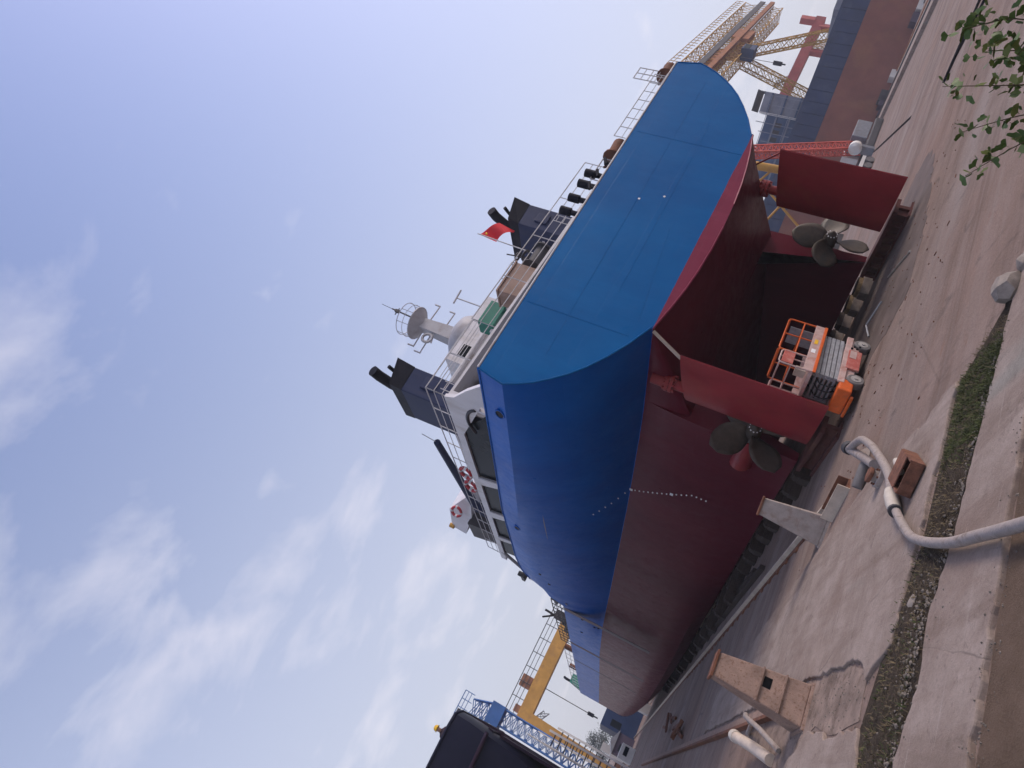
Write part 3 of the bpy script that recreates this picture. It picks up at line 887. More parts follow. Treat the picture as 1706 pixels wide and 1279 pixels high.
# deck mooring gear along the transom
for x in (15.25, 15.95, 16.75, 17.35):
    b_ = MB().bar((x, 16.0, 9.0), (x, 16.0, 10.78), .10, 12).bar((x, 16.0, 10.55), (x, 16.0, 10.95), .155, 14)
    b_.build('bollard', 'black_paint', ship, smooth=40)
for x in (16.35, 17.05, 17.75):
    MB().bar((x, 15.75, 9.3), (x + .1, 15.75, 10.4), .07, 8).bar((x - .05, 15.72, 10.3), (x + .28, 15.72, 10.46), .06, 8).build('roller_fairlead', 'black_paint', ship, smooth=40)
for x0, w in ((18.6, .75), (24.0, .55)):
    wn_ = MB().bar((x0, 16.1, 10.35), (x0 + w, 16.1, 10.4), .30, 14).bar((x0 - .1, 16.1, 10.35), (x0 - .04, 16.1, 10.35), .42, 14).box(x0 - .1, x0 + w, 15.9, 16.3, 9.0, 10.2)
    wn_.bar((x0 - .3, 16, 9.9), (x0 - .75, 16, 10.45), .05, 5)
    wn_.build('winch', 'rust_steel', ship, smooth=40)
# funnels
def funnel(x0, x1, y0, y1, zt):
    zb = 12.0
    f = MB().hexa([(x0, y0, zb), (x1, y0, zb), (x1, y1, zb), (x0, y1, zb)],
                  [(x0 - .12, y0 - .1, zt), (x1 - .08, y0 - .1, zt + .08), (x1 - .08, y1, zt + .08), (x0 - .12, y1, zt)])
    fo = f.build('funnel', 'navy_paint', ship, bevel=.04)
    MB().hexa([(x0 - .12, y0 - .115, zt - .02), (x1 - .08, y0 - .115, zt + .05), (x1 - .08, y1 + .01, zt + .05), (x0 - .12, y1 + .01, zt - .02)],
              [(x0 - .16, y0 - .3, zt + .55), (x1 - .05, y0 - .3, zt + 1.0), (x1 - .05, y1, zt + .9), (x0 - .16, y1, zt + .5)]).build('funnel_cowl', 'black_paint', fo)
    MB().tube([(x0 + .35, y0 + .9, zt + .3), (x0 + .33, y0 + .8, zt + 1.1), (x0 + .25, y0 + .3, zt + 1.6), (x0 + .2, y0 - .1, zt + 1.8)], .26, 14).build('exhaust_pipe', 'black_paint', fo, smooth=50)
    MB().tube([(x1 - .3, y0 + .8, zt + .5), (x1 - .3, y0 + .8, zt + 1.35), (x1 - .35, y0 + .4, zt + 1.55)], .10, 10).build('exhaust_pipe', 'black_paint', fo, smooth=50)
    lad = MB()
    lx = x0 + .65
    for dx_ in (0, .42):
        lad.bar((lx + dx_, y0 - .22, zb), (lx + dx_, y0 - .26, zb + 3.0), .025, 5)
    for k in range(8):
        z = zb + .2 + k * .38
        lad.bar((lx, y0 - .24, z), (lx + .42, y0 - .24, z), .02, 5)
    lad.build('ladder', 'rail_paint', fo)
    MB().box(x0 + .35, x0 + .95, y0 - .16, y0 - .06, zt - 1.45, zt - .75).build('hatch', 'navy_paint', fo, bevel=.03)
    return fo
funnel(9.72, 11.0, 24.0, 26.6, 16.75)
funnel(21.12, 22.6, 24.0, 26.6, 16.75)
MB().hexa([(21.0, 23.5, 9), (23.4, 23.5, 9), (23.4, 27, 9), (21.0, 27, 9)], [(21.0, 23.8, 12.2), (23.0, 23.8, 12.2), (23.0, 27, 12.2), (21.0, 27, 12.2)]).build('funnel_casing', 'white_paint', ship)
# mast
mst = MB().hexa([(15.4, 28.4, 17.8), (16.35, 28.4, 17.8), (16.35, 29.3, 17.8), (15.4, 29.3, 17.8)], [(15.55, 28.5, 21.3), (16.15, 28.5, 21.3), (16.15, 29.1, 21.3), (15.55, 29.1, 21.3)]).build('mast', 'mast_grey', ship)
pf = MB()
pf.tube([(15.87, 28.85, 21.3), (15.87, 28.85, 21.36)], 1.0, 20)
pf.tube([(15.87, 28.85, 20.75), (15.87, 28.85, 21.3)], [.3, .95], 16)
pf.build('mast_platform', 'mast_grey', mst, smooth=40)
pr_ = MB()
pr_.ring((15.87, 28.85, 22.15), (0, 0, 1), .98, .022, 20, 5).ring((15.87, 28.85, 21.75), (0, 0, 1), .98, .016, 20, 5)
for k in range(8):
    a = 2 * math.pi * k / 8
    pr_.bar((15.87 + .98 * math.cos(a), 28.85 + .98 * math.sin(a), 21.35), (15.87 + .98 * math.cos(a), 28.85 + .98 * math.sin(a), 22.15), .02, 5)
pr_.build('platform_rail', 'mast_grey', mst)
tp = MB().bar((16.1, 28.9, 21.3), (16.2, 28.9, 23.4), .05, 6).bar((16.2, 28.9, 23.4), (16.25, 28.9, 24.2), .018, 5).bar((15.9, 28.9, 23.0), (16.4, 28.9, 23.0), .035, 5)
tp.box(16.08, 16.26, 28.82, 28.98, 22.85, 23.15)
tp.build('topmast', 'steel_dark', mst)
for zc_, w, s in ((20.7, 1.25, 1), (19.6, 1.15, -1), (20.1, 1.5, 0)):
    ya = MB()
    if s >= 0:
        ya.bar((15.6, 28.8, zc_), (15.6 - w, 28.8, zc_ - .1), .045, 6).bar((15.6 - w, 28.8, zc_ - .12), (15.6 - w, 28.8, zc_ + .3), .05, 6)
    if s != 0:
        ya.bar((16.2, 28.8, zc_), (16.2 + w, 28.8, zc_), .045, 6).bar((16.2 + w, 28.8, zc_), (16.2 + w, 28.8, zc_ + .35), .05, 6)
    ya.build('yardarm', 'mast_grey', mst)
MB().ring((15.0, 28.5, 20.0), (0, 1, 0), .28, .09, 14, 6).bar((15.6, 28.6, 19.9), (14.8, 28.5, 19.6), .05, 6).build('horn', 'mast_grey', mst, smooth=60)
MB().bar((17.9, 28, 17.6), (17.9, 28, 19.6), .04, 6).bar((17.5, 28, 19.6), (18.5, 28, 19.7), .06, 6).build('radar', 'mast_grey', wh)
# signal box with life ring on the bridge wing, forward of the rings
wing = MB().prism([(8.6, 36.0, 16.3), (9.4, 34.0, 14.9), (8.6, 35.4, 14.6), (7.9, 37.0, 14.9), (8.0, 37.2, 16.0)], (1.6, .6, .2)).build('bridge_wing', 'white_paint', ship)
MB().hexa([(8.5, 36.2, 12.6), (10.2, 36.2, 12.6), (10.2, 38, 12.6), (8.5, 38, 12.6)], [(8.2, 35.6, 14.7), (10.2, 35.6, 14.7), (10.2, 38, 14.7), (8.2, 38, 14.7)]).build('wing_support', 'steel_dark', wing)
MB().bar((8.0, 37.15, 15.85), (8.0, 37.15, 16.15), .15, 8).build('signal_lamp', 'crane_yellow', wing)
MB().bar((9.0, 26.75, 15.1), (9.0, 34.2, 14.35), .17, 10, .24).bar((9.0, 34.2, 14.35), (9.2, 36.0, 13.2), .26, 10).build('crane_boom', 'navy_paint', ship, smooth=40)
MB().bar((9.0, 26.75, 15.2), (8.98, 26.5, 15.9), .02, 5).build('whip_aerial', 'rail_paint', ship)
# foredeck fittings
railing([(7.75, 42.2, 8.4), (7.75, 56, 8.4)], 1.0, 1.1, r=.03, mids=2, mt='steel_dark')
fd = MB()
rnd = random.Random(8)
for k in range(9):
    y = 47.5 + k * .9; h = rnd.uniform(.4, 1.5)
    MB().box(8.0, 8.0 + rnd.uniform(.4, 1.2), y, y + rnd.uniform(.3, .8), 8.3, 8.3 + h).build('deck_gear', 'steel_dark', ship)
fd.bar((8.2, 50.5, 8.4), (8.2, 49.5, 10.6), .09, 6)
fd.build('davit', 'steel_dark', ship)
MB().bar((8.2, 50.0, 9.9), (7.6, 49.2, 10.5), .07, 6).build('davit_arm', 'steel_dark', ship)
railing([(7.75, 60, 8.4), (7.75, 86, 8.4)], .9, 2.2, r=.025, mids=1)
for y in (59.5, 70.5):
    MB().bar((7.95, y, 8.4), (7.95, y, 9.3), .18, 10).bar((7.95, y + .5, 8.4), (7.95, y + .5, 9.3), .18, 10).build('bollard', 'rust_steel', ship, smooth=40)
MB().hexa([(7.7, 85.4, 8.35), (9.2, 85.4, 8.35), (9.2, 87.6, 8.35), (7.7, 87.6, 8.35)], [(8.0, 86.4, 10.0), (9.0, 86.4, 10.0), (9.0, 87.4, 10.0), (8.0, 87.4, 10.0)]).build('windlass_cover', 'green_paint', ship)
MB().tube([(8.1, 86.6, 10.0), (8.1, 86.4, 10.6), (8.1, 85.9, 10.7)], .16, 8).build('vent', 'black_paint', ship, smooth=50)
for y, z in ((39.5, 11.12), (41.4, 8.95)):
    MB().bar((7.75, y, z - .1), (7.75, y, z + .35), .16, 8).box(7.6, 7.95, y - .1, y + .8, z - .1, z + .12).build('fairlead_roller', 'steel_dark', ship)

# things standing or hanging on the vessel
def lifering(p, n, label):
    o = thing('life_ring', p, label, 'life ring', 'life rings on the vessel')
    MB().ring(p, n, .31, .085, 22, 8).build('ring_body', 'red_ring', o, smooth=70)
    nn = Vector(n).normalized(); a = nn.orthogonal().normalized(); b_ = nn.cross(a)
    for k in range(4):
        t = math.pi / 4 + k * math.pi / 2
        c = Vector(p) + (a * math.cos(t) + b_ * math.sin(t)) * .31
        tt = (-a * math.sin(t) + b_ * math.cos(t)) * .06
        MB().bar(c - tt, c + tt, .098, 8).build('band', 'white_paint', o, smooth=40)
lifering((8.05, 26.2, 12.78), (-1, -.25, .1), 'red and white life ring on the roof railing, nearer the stern funnel')
lifering((8.05, 27.75, 12.82), (-1, -.25, .1), 'red and white life ring on the roof railing, farther from the stern funnel')
lifering((8.42, 35.15, 15.5), (-1, -.75, 0), 'red life ring hung on the white bridge wing box')
fl = thing('flag', (19.5, 24, 11.9), 'red flag flying from a thin pole beside the starboard funnel', 'flag')
MB().bar((19.37, 24, 11.9), (19.62, 24, 18.45), .03, 6).build('flag_pole', 'rail_paint', fl)
fb = MB()
nu, nv = 14, 8
for i in range(nu + 1):
    for j in range(nv + 1):
        u, v = i / nu, j / nv
        fb.v.append((19.60 - .04 * v + u * 1.25 - .15 * v * u, 24 + .14 * math.sin(u * 7 + v), 18.25 - v * 1.05 - u * .35 + .16 * math.sin(u * 5.2 + .6)))
for i in range(nu):
    for j in range(nv):
        q = i * (nv + 1) + j
        fb.f.append((q, q + nv + 1, q + nv + 2, q + 1))
fbo = fb.build('flag_cloth', 'flag_red', fl, smooth=80)
MB().obox((19.78, 23.99, 18.0), (.045, .01, 0), (0, .05, 0), (0, 0, .045)).build('emblem', 'flag_yellow', fl)
lk = thing('deck_locker', (14, 20, 12), 'tan deck locker on the deckhouse roof behind the stern rail', 'locker')
MB().box(13.55, 15.2, 19.6, 20.6, 11.98, 13.15).build('locker_body', 'tan_paint', lk, bevel=.03)
MB().box(13.5, 15.25, 19.55, 20.65, 13.15, 13.22).build('locker_lid', 'tan_paint', lk)
lw = thing('deck_winch', (15.9, 20, 12), 'dark windlass drum with coiled rope next to the tan deck locker', 'winch')
MB().bar((15.5, 20, 12.6), (16.5, 20, 12.6), .34, 14).build('drum', 'steel_dark', lw, smooth=40)
MB().bar((15.45, 20, 12.6), (15.5, 20, 12.6), .5, 14).bar((16.5, 20, 12.6), (16.56, 20, 12.6), .5, 14).box(15.4, 16.6, 19.75, 20.25, 11.98, 12.25).build('winch_frame', 'steel_dark', lw)
MB().ring((16.0, 20, 13.2), (.3, 0, 1), .22, .06, 14, 6).ring((15.8, 20, 13.5), (.1, 0, 1), .16, .05, 14, 6).bar((15.95, 20, 12.8), (15.75, 20, 14.0), .03, 5).build('rope_coil', 'steel_dark', lw)
gb = thing('green_box', (13.2, 21.5, 12), 'green storage box on the deckhouse roof between mast and tan locker', 'box')
MB().box(12.75, 14.0, 21.1, 21.9, 13.2, 13.95).build('box_body', 'green_paint', gb, bevel=.03)
MB().box(12.55, 12.7, 21.2, 21.9, 12.0, 13.25).box(13.9, 14.05, 21.2, 21.9, 12.0, 13.25).build('box_legs', 'rail_paint', gb)

# ------------------------------------------------------------------ blocks under the keels
def keel_block(x, y, label, group, top='timber', h=.5, w=.42, rz=0):
    o = thing('keel_block', (x, y, 0), label, 'block', group)
    c, s = math.cos(rz), math.sin(rz)
    ux, uy = Vector((c, s, 0)), Vector((-s, c, 0))
    MB().obox((x, y, .16), ux * w, uy * .24, (0, 0, .16)).build('block_base', 'block_concrete' if x > SC else 'timber_dark', o, bevel=.02)  # port bases take the dark timber colour, painting in shade under the hull
    MB().obox((x, y, .40), ux * (w * .92), uy * .2, (0, 0, .078)).build('timber_cap', top, o, bevel=.01)
    MB().obox((x, y, .51), ux * (w * .8), uy * .17, (0, 0, .032)).build('wedge', 'timber_dark', o)
    return o
ordn = ['nearest', 'second', 'third', 'fourth', 'fifth', 'sixth', 'seventh', 'eighth', 'ninth', 'tenth', 'eleventh', 'twelfth', 'thirteenth']
for k in range(9):
    keel_block(20.45 + random.uniform(-.1, .1), 21.0 + k * 1.15, f'timber-capped keel block under the starboard skeg, {ordn[k]} from its propeller', 'keel blocks under the starboard skeg', 'timber' if k in (0, 1, 4, 6) else 'timber_dark', rz=random.uniform(-.15, .15))
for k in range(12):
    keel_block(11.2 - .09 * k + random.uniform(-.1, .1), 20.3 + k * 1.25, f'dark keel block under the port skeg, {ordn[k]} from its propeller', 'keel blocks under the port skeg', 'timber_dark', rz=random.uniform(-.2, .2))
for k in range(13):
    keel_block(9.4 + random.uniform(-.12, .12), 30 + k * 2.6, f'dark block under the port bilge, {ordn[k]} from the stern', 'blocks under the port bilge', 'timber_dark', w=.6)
# launching sledge under the starboard rudder
sl = thing('launching_sledge', (20.6, 18, 0), 'dark red steel sledge beam on the ground below the starboard rudder', 'sledge')
MB().box(20.25, 20.95, 16.9, 20.3, .42, .55).build('top_flange', 'sled_red', sl)
MB().box(20.25, 20.95, 16.9, 20.3, 0, .08).build('bottom_flange', 'sled_red', sl)
MB().box(20.52, 20.66, 16.9, 20.3, .08, .42).build('web', 'sled_red', sl)
for k in range(7):
    y = 17.0 + k * .53
    MB().box(20.27, 20.52, y, y + .04, .08, .42).build('stiffener', 'sled_red', sl)
sl = thing('launching_sledge', (11.2, 18, 0), 'dark steel sledge beam on the ground below the port rudder', 'sledge')
MB().box(10.9, 11.5, 17.2, 19.9, .40, .53).build('top_flange', 'sled_red', sl)
MB().box(10.9, 11.5, 17.2, 19.9, 0, .08).build('bottom_flange', 'sled_red', sl)
MB().box(11.13, 11.27, 17.2, 19.9, .08, .40).build('web', 'sled_red', sl)

# ------------------------------------------------------------------ scissor lift
LB = Vector((12.78, 16.78, 0)); la = R(20)
LX = Vector((math.cos(la), math.sin(la), 0)); LY = Vector((-math.sin(la), math.cos(la), 0)); LZ = Vector((0, 0, 1))
lift = thing('scissor_lift', LB, 'dusty orange and white scissor lift parked behind the port rudder', 'lift')
def LP(x, y, z):
    return LB + LX * x + LY * y + LZ * z
def lbox(name, x0, x1, y0, y1, z0, z1, mt, par=None, bevel=.015):
    return MB().obox(LP((x0 + x1) / 2, (y0 + y1) / 2, (z0 + z1) / 2), LX * (x1 - x0) / 2, LY * (y1 - y0) / 2, LZ * (z1 - z0) / 2).build(name, mt, par or lift, bevel=bevel)
ch = lbox('chassis', -1.15, 1.2, -.5, .5, .28, .62, 'pink_dust')
lbox('chassis_rail', -1.2, 1.25, -.56, -.5, .50, .68, 'pink_dust', ch)
lbox('battery_door', -.45, .55, -.575, -.5, .20, .56, 'lift_red', ch)
lbox('decal_panel', .1, .5, -.585, -.575, .34, .52, 'pink_dust', ch, 0)
for x, z in ((.62, .5), (.74, .44), (.66, .36), (.80, .30)):
    MB().bar(LP(x, -.57, z), LP(x, -.60, z), .035, 8).build('decal_mark', 'dark_gap', ch)
lbox('motor_box', -1.55, -1.0, -.55, .30, .25, .62, 'orange_paint', ch, .04)
lbox('step', -1.62, -1.5, -.4, .3, .16, .24, 'orange_paint', ch)
for x in (-.92, .98):
    for y, s in ((-.48, -1), (.48, 1)):
        w = MB().bar(LP(x, y - .11, .235), LP(x, y + .11, .235), .235, 22).build('wheel', 'rubber', lift, smooth=40, bevel=.03)
        MB().bar(LP(x, y + s * .09, .235), LP(x, y + s * .125, .235), .14, 16).bar(LP(x, y + s * .12, .235), LP(x, y + s * .15, .235), .05, 10).build('wheel_rim', 'hub_dust', w, smooth=40)
for k in range(5):
    z0 = .68 + k * .125; z1 = z0 + .125
    for y in (-.40, .40):
        for a, b_ in ((z0 + .03, z1 - .03), (z1 - .03, z0 + .03)):
            yy = y + (.035 if a > b_ else -.035)
            MB().obox(LP(.02, yy, (a + b_) / 2), LX * 1.05 + LZ * (b_ - a) / 2, LY * .03, LZ * .05).build('scissor_arm', 'zinc', lift)
    MB().bar(LP(0, -.46, z0 + .06), LP(0, .46, z0 + .06), .045, 10).build('pivot_pin', 'steel_dark', lift)
    MB().bar(LP(-1.0, -.45, z0 + .03), LP(-1.0, .45, z0 + .03), .04, 8).build('cross_tube', 'zinc', lift)
pl = lbox('platform', -1.25, 1.28, -.58, .58, 1.34, 1.44, 'pink_dust')
lbox('toe_board', -1.25, 1.28, -.60, -.58, 1.36, 1.62, 'pink_dust', pl)
lbox('toe_board', -1.25, 1.28, .58, .60, 1.36, 1.62, 'pink_dust', pl)
lbox('platform_beam', -1.3, 1.25, -.64, -.605, 1.28, 1.37, 'orange_paint', pl)
def guard(x0, x1, y, mt, zt=2.42, nm='guard_rail'):
    pts = [LP(x0, y, 1.45), LP(x0, y, zt - .1), LP(x0 + .03, y, zt - .03), LP(x0 + .1, y, zt), LP(x1 - .1, y, zt), LP(x1 - .03, y, zt - .03), LP(x1, y, zt - .1), LP(x1, y, 1.45)]
    mb = MB().tube(pts, .026, 8)
    mb.tube([LP(x0, y, 1.95), LP(x1, y, 1.95)], .022, 8)
    mb.tube([LP((x0 + x1) / 2, y, 1.45), LP((x0 + x1) / 2, y, zt)], .022, 8)
    return mb.build(nm, mt, pl, smooth=50)
guard(-.55, 1.25, -.56, 'orange_paint'); guard(-.55, 1.25, .56, 'orange_paint')
guard(-1.24, -.57, -.57, 'pink_dust', 2.3); guard(-1.24, -.57, .57, 'pink_dust', 2.3)
for x, mt in ((1.25, 'orange_paint'), (-1.24, 'pink_dust'), (-.56, 'orange_paint'), (.35, 'orange_paint')):
    zt = 2.42 if mt == 'orange_paint' else 2.3
    MB().tube([LP(x, -.56, zt - .03), LP(x, .56, zt - .03)], .024, 8).tube([LP(x, -.56, 1.95), LP(x, .56, 1.95)], .02, 8).build('end_rail', mt, pl, smooth=50)
for k, y in enumerate((-.3, -.1, .15)):
    MB().tube([LP(-1.1, y, .62), LP(-1.28, y, .8), LP(-1.2, y + .05, 1.05), LP(-1.0, y, 1.2), LP(-.8, y, 1.34)], .018, 6).build('hydraulic_hose', 'cable_black', lift, smooth=60)
lbox('warning_label', .2, .45, -.606, -.602, 1.44, 1.54, 'helmet_yellow', pl, 0)
lbox('warning_label', -.3, -.1, -.606, -.602, 1.44, 1.56, 'mark_white', pl, 0)
lbox('entry_gate', 1.255, 1.275, -.3, .3, 1.5, 2.3, 'zinc', pl, 0)
lbox('sign_panel', -1.2, -.62, -.60, -.585, 1.92, 2.24, 'lift_red', pl)
lbox('control_box', -1.0, -.8, -.35, -.1, 1.5, 1.8, 'pipe_cream', pl)

# ------------------------------------------------------------------ trestles and yard clutter
def trestle(x, y, w0, w1, d0, d1, h, rz, mt, label, slots):
    o = thing('trestle_stand', (x, y, 0), label, 'trestle', None)
    c, s = math.cos(rz), math.sin(rz)
    def T(a, b_, z):
        return (x + a * c - b_ * s, y + a * s + b_ * c, z)
    body = MB().hexa([T(-w0, -d0, .05), T(w0, -d0, .05), T(w0, d0, .05), T(-w0, d0, .05)], [T(-w1, -d1, h), T(w1, -d1, h), T(w1, d1, h), T(-w1, d1, h)])
    body.build('trestle_body', mt, o, bevel=.02)
    MB().hexa([T(-w0 - .04, -d0 - .04, 0), T(w0 + .04, -d0 - .04, 0), T(w0 + .04, d0 + .04, 0), T(-w0 - .04, d0 + .04, 0)], [T(-w0 - .03, -d0 - .03, .05), T(w0 + .03, -d0 - .03, .05), T(w0 + .03, d0 + .03, .05), T(-w0 - .03, d0 + .03, .05)]).build('base_plate', mt, o)
    MB().hexa([T(-w1 - .03, -d1 - .03, h), T(w1 + .03, -d1 - .03, h), T(w1 + .03, d1 + .03, h), T(-w1 - .03, d1 + .03, h)], [T(-w1 - .03, -d1 - .03, h + .04), T(w1 + .03, -d1 - .03, h + .04), T(w1 + .03, d1 + .03, h + .04), T(-w1 - .03, d1 + .03, h + .04)]).build('top_plate', 'rust_steel', o)
    for z in slots:
        t = z / h; w = lerp(w0, w1, t); dd = lerp(d0, d1, t)
        MB().hexa([T(-w - .01, -dd - .05, z), T(w + .01, -dd - .05, z), T(w + .01, -dd + .02, z), T(-w - .01, -dd + .02, z)], [T(-w - .01, -dd - .05, z + .03), T(w + .01, -dd - .05, z + .03), T(w + .01, -dd + .02, z + .03), T(-w - .01, -dd + .02, z + .03)]).build('stiffener', mt, o)
    if slots:
        z = slots[-1] - .16; t = z / h; dd = lerp(d0, d1, t)
        MB().hexa([T(-.02, -dd - .008, z), T(.16, -dd - .008, z), T(.16, -dd + .02, z), T(-.02, -dd + .02, z)], [T(-.02, -dd + .006, z + .13), T(.16, -dd + .006, z + .13), T(.16, -dd + .03, z + .13), T(-.02, -dd + .03, z + .13)]).build('hand_hole', 'dark_gap', o)
    return o
trestle(2.56, 12.35, .36, .21, .30, .14, 1.52, R(4), 'trestle_paint', 'rust-spotted tapered steel trestle standing alone in the foreground', (.42, .78))
trestle(7.12, 15.3, .36, .21, .30, .14, 1.46, R(-28), 'trestle_grey', 'grey-brown tapered trestle at the near end of the slipway rail', ())
o = thing('channel_offcut', (7.6, 14.3, 0), 'open rusty channel offcut lying just in front of the grey-brown trestle', 'offcut')
MB().obox((7.55, 14.35, .02), (.26, -.42, 0), (.18, .11, 0), (0, 0, .02)).build('floor_plate', 'rust_steel', o)
MB().obox((7.38, 14.24, .13), (.26, -.42, 0), (.012, .008, 0), (0, 0, .13)).build('side_plate', 'pipe_cream', o)
MB().obox((7.72, 14.46, .13), (.26, -.42, 0), (.012, .008, 0), (0, 0, .13)).build('side_plate', 'rust_steel', o)

# hydrant group
hy = thing('standpipe', (6.62, 11.22, 0), 'stubby dusty standpipe with round cap beside the hose', 'standpipe')
MB().bar((6.62, 11.22, .05), (6.62, 11.22, .14), .19, 20).build('base_flange', 'valve_grey', hy, smooth=40, bevel=.01)
MB().bar((6.62, 11.22, .14), (6.62, 11.22, .22), .11, 18).build('pipe_stub', 'valve_grey', hy, smooth=40)
MB().bar((6.61, 11.21, .22), (6.61, 11.21, .29), .145, 18).build('cap', 'rust_box', hy, smooth=40, bevel=.015)
for k in range(6):
    a_ = k * math.pi / 3
    MB().bar((6.62 + .155 * math.cos(a_), 11.22 + .155 * math.sin(a_), .13), (6.62 + .155 * math.cos(a_), 11.22 + .155 * math.sin(a_), .17), .02, 6).build('flange_bolt', 'rust_steel', hy)
o = thing('metal_cylinder', (7.35, 12.55, 0), 'small dark metal cylinder lying on the concrete left of the standpipe', 'cylinder')
MB().tube([(7.05, 12.62, .11), (7.08, 12.61, .11), (7.52, 12.48, .11), (7.56, 12.47, .11)], [.10, .11, .11, .10], 18).build('drum_shell', 'rubber', o, smooth=40)
o = thing('hose_branch', (7.9, 12.9, 0), 'Y-shaped grey pipe branch at the far end of the hose', 'pipe')
MB().tube([(7.05, 11.55, .16), (7.5, 12.2, .18), (7.95, 12.85, .24), (8.25, 13.25, .34)], [.09, .09, .09, .10], 12).build('branch_pipe', 'valve_grey', o, smooth=50)
MB().tube([(8.22, 13.2, .33), (8.30, 13.3, .37)], [.14, .15], 14).build('branch_flange', 'steel_dark', o, smooth=40)
MB().hexa([(7.75, 12.75, .02), (8.3, 12.9, .02), (8.35, 13.0, .02), (7.8, 12.95, .02)], [(7.9, 12.82, .24), (8.0, 12.85, .24), (8.0, 12.9, .24), (7.9, 12.88, .24)]).build('support_foot', 'valve_grey', o)
hp = [(8.2, 13.2), (7.95, 12.3), (7.4, 11.5), (6.9, 10.95), (6.45, 10.5), (6.1, 10.2), (5.75, 9.98), (5.42, 9.72), (5.15, 9.45), (4.92, 9.2), (4.62, 8.85), (4.36, 8.5), (4.12, 8.02), (3.93, 7.55), (3.78, 7.1), (3.68, 6.66), (3.58, 6.25), (3.5, 5.9), (3.35, 5.2), (3.2, 4.4), (2.9, 3.2), (2.4, 1.5)]
def smooth_path(P, z, n=4):
    out = []
    Q = [Vector((x, y, z)) for x, y in P]
    for i in range(len(Q) - 1):
        p0, p1, p2, p3 = Q[max(i - 1, 0)], Q[i], Q[i + 1], Q[min(i + 2, len(Q) - 1)]
        for k in range(n):
            t = k / n
            out.append(.5 * ((2 * p1) + (p2 - p0) * t + (2 * p0 - 5 * p1 + 4 * p2 - p3) * t * t + (3 * p1 - p0 - 3 * p2 + p3) * t ** 3))
    out.append(Q[-1])
    return out
ho = thing('drain_hose', (5, 9.3, 0), 'thick pale hose snaking over the soil joint to the standpipe', 'hose')
pth = smooth_path(hp, .165)
for i, p in enumerate(pth):
    if p.x > 6:
        p.z = .165 + .19 * min(1, (p.x - 6) / 1.8)
rnh = random.Random(5)
rad = [rnh.uniform(-.003, .003) + .075 if p.x > 5.7 else (.068 if p.x > 5.2 else .062) for p in pth]
MB().tube(pth, rad, 14).build('hose_tube', 'hose_white', ho, smooth=70)
MB().tube([(5.72, 9.96, .17), (5.6, 9.87, .17), (5.35, 9.66, .17), (5.2, 9.52, .17)], [.09, .105, .105, .09], 16).build('coupling_sleeve', 'coupling', ho, smooth=40)
MB().tube([(5.18, 9.5, .17), (5.13, 9.44, .17)], .10, 14).build('clamp', 'steel_dark', ho, smooth=40)
o = thing('rusty_box', (5.8, 9.5, 0), 'open rusty steel box beside the hose coupling', 'box')
RX, RY = Vector((.25, .27, 0)), Vector((-.19, .17, 0))
RC = Vector((5.80, 9.40, .17))
MB().obox(RC - Vector((0, 0, .08)), RX, RY, (0, 0, .012)).build('box_floor', 'rust_box', o)
for s in (-1, 1):
    MB().obox(RC + RY * s, RX, RY * .06, (0, 0, .10)).build('box_side', 'rust_box', o)
    MB().obox(RC + RX * s, RX * .03, RY * .94, (0, 0, .09)).build('box_end', 'rust_box', o)
MB().obox(RC + Vector((0, 0, .108)) + RX * .3, RX * .7, RY * 1.02, (0, 0, .008)).build('box_lid', 'rust_box', o)
o = MB().tube([(6.35, 10.05, .18), (6.1, 9.85, .17), (5.95, 9.68, .18)], .055, 12).build('short_pipe', 'coupling', smooth=60)
tag(o, 'short pale pipe leading from the hose to the rusty box', 'pipe')
# cream pipe post and bent pipe behind the rust-spotted trestle
o = thing('pipe_bollard', (1.9, 14.2, 0), 'cream pipe leaning out of the broken slab behind the rust-spotted trestle', 'pipe')
MB().tube([(1.75, 13.5, .05), (1.95, 14.6, .22), (2.1, 15.6, .40)], .11, 14).build('pipe_body', 'pipe_cream', o, smooth=50)
MB().bar((2.09, 15.55, .39), (2.13, 15.75, .42), .125, 14).build('pipe_cap', 'coupling', o, smooth=40)
o = MB().tube([(2.42, 16.6, .05), (2.4, 15.2, .25), (2.36, 14.2, .55), (2.30, 14.0, .58), (2.15, 13.6, .35), (1.9, 13.1, .05)], .05, 10).build('bent_pipe', 'trestle_grey', smooth=50)
tag(o, 'thin bent grey pipe over the broken ground behind the rust-spotted trestle', 'pipe')
# stones
def rock(x, y, r, label, sq=.6, seed=1, cat='rock'):
    rn = random.Random(seed)
    import bmesh
    bm = bmesh.new()
    bmesh.ops.create_icosphere(bm, subdivisions=2, radius=r)
    for v in bm.verts:
        k = 1 + rn.uniform(-.16, .16)
        v.co = Vector((v.co.x * k * 1.2, v.co.y * k, max(-.3 * r, v.co.z * k * sq))) + Vector((x, y, r * sq * .5))
    me = bpy.data.meshes.new('rock'); bm.to_mesh(me); bm.free()
    me.materials.append(M['stone'])
    ob = bpy.data.objects.new('rock', me); COL.objects.link(ob)
    me.shade_smooth(); me.set_sharp_from_angle(angle=R(30))
    return tag(ob, label, cat)
rock(7.72, 7.22, .21, 'large pale broken stone at the right end of the soil joint', .9, 2)
rock(8.05, 7.0, .13, 'small broken stone beside the large pale one at the right end of the soil joint', .8, 12)
rock(3.45, 8.32, .085, 'pale olive stone lying in the soil joint', .8, 3)
for k, (x, y, s) in enumerate([(5.15, 7.55, .05), (5.05, 7.62, .035)]):
    rock(x, y, s, ['white scrap at the edge of the grass, larger of two', 'white scrap at the edge of the grass, smaller of two'][k], .4, 20 + k, 'scrap').data.materials[0] = M['mark_white']
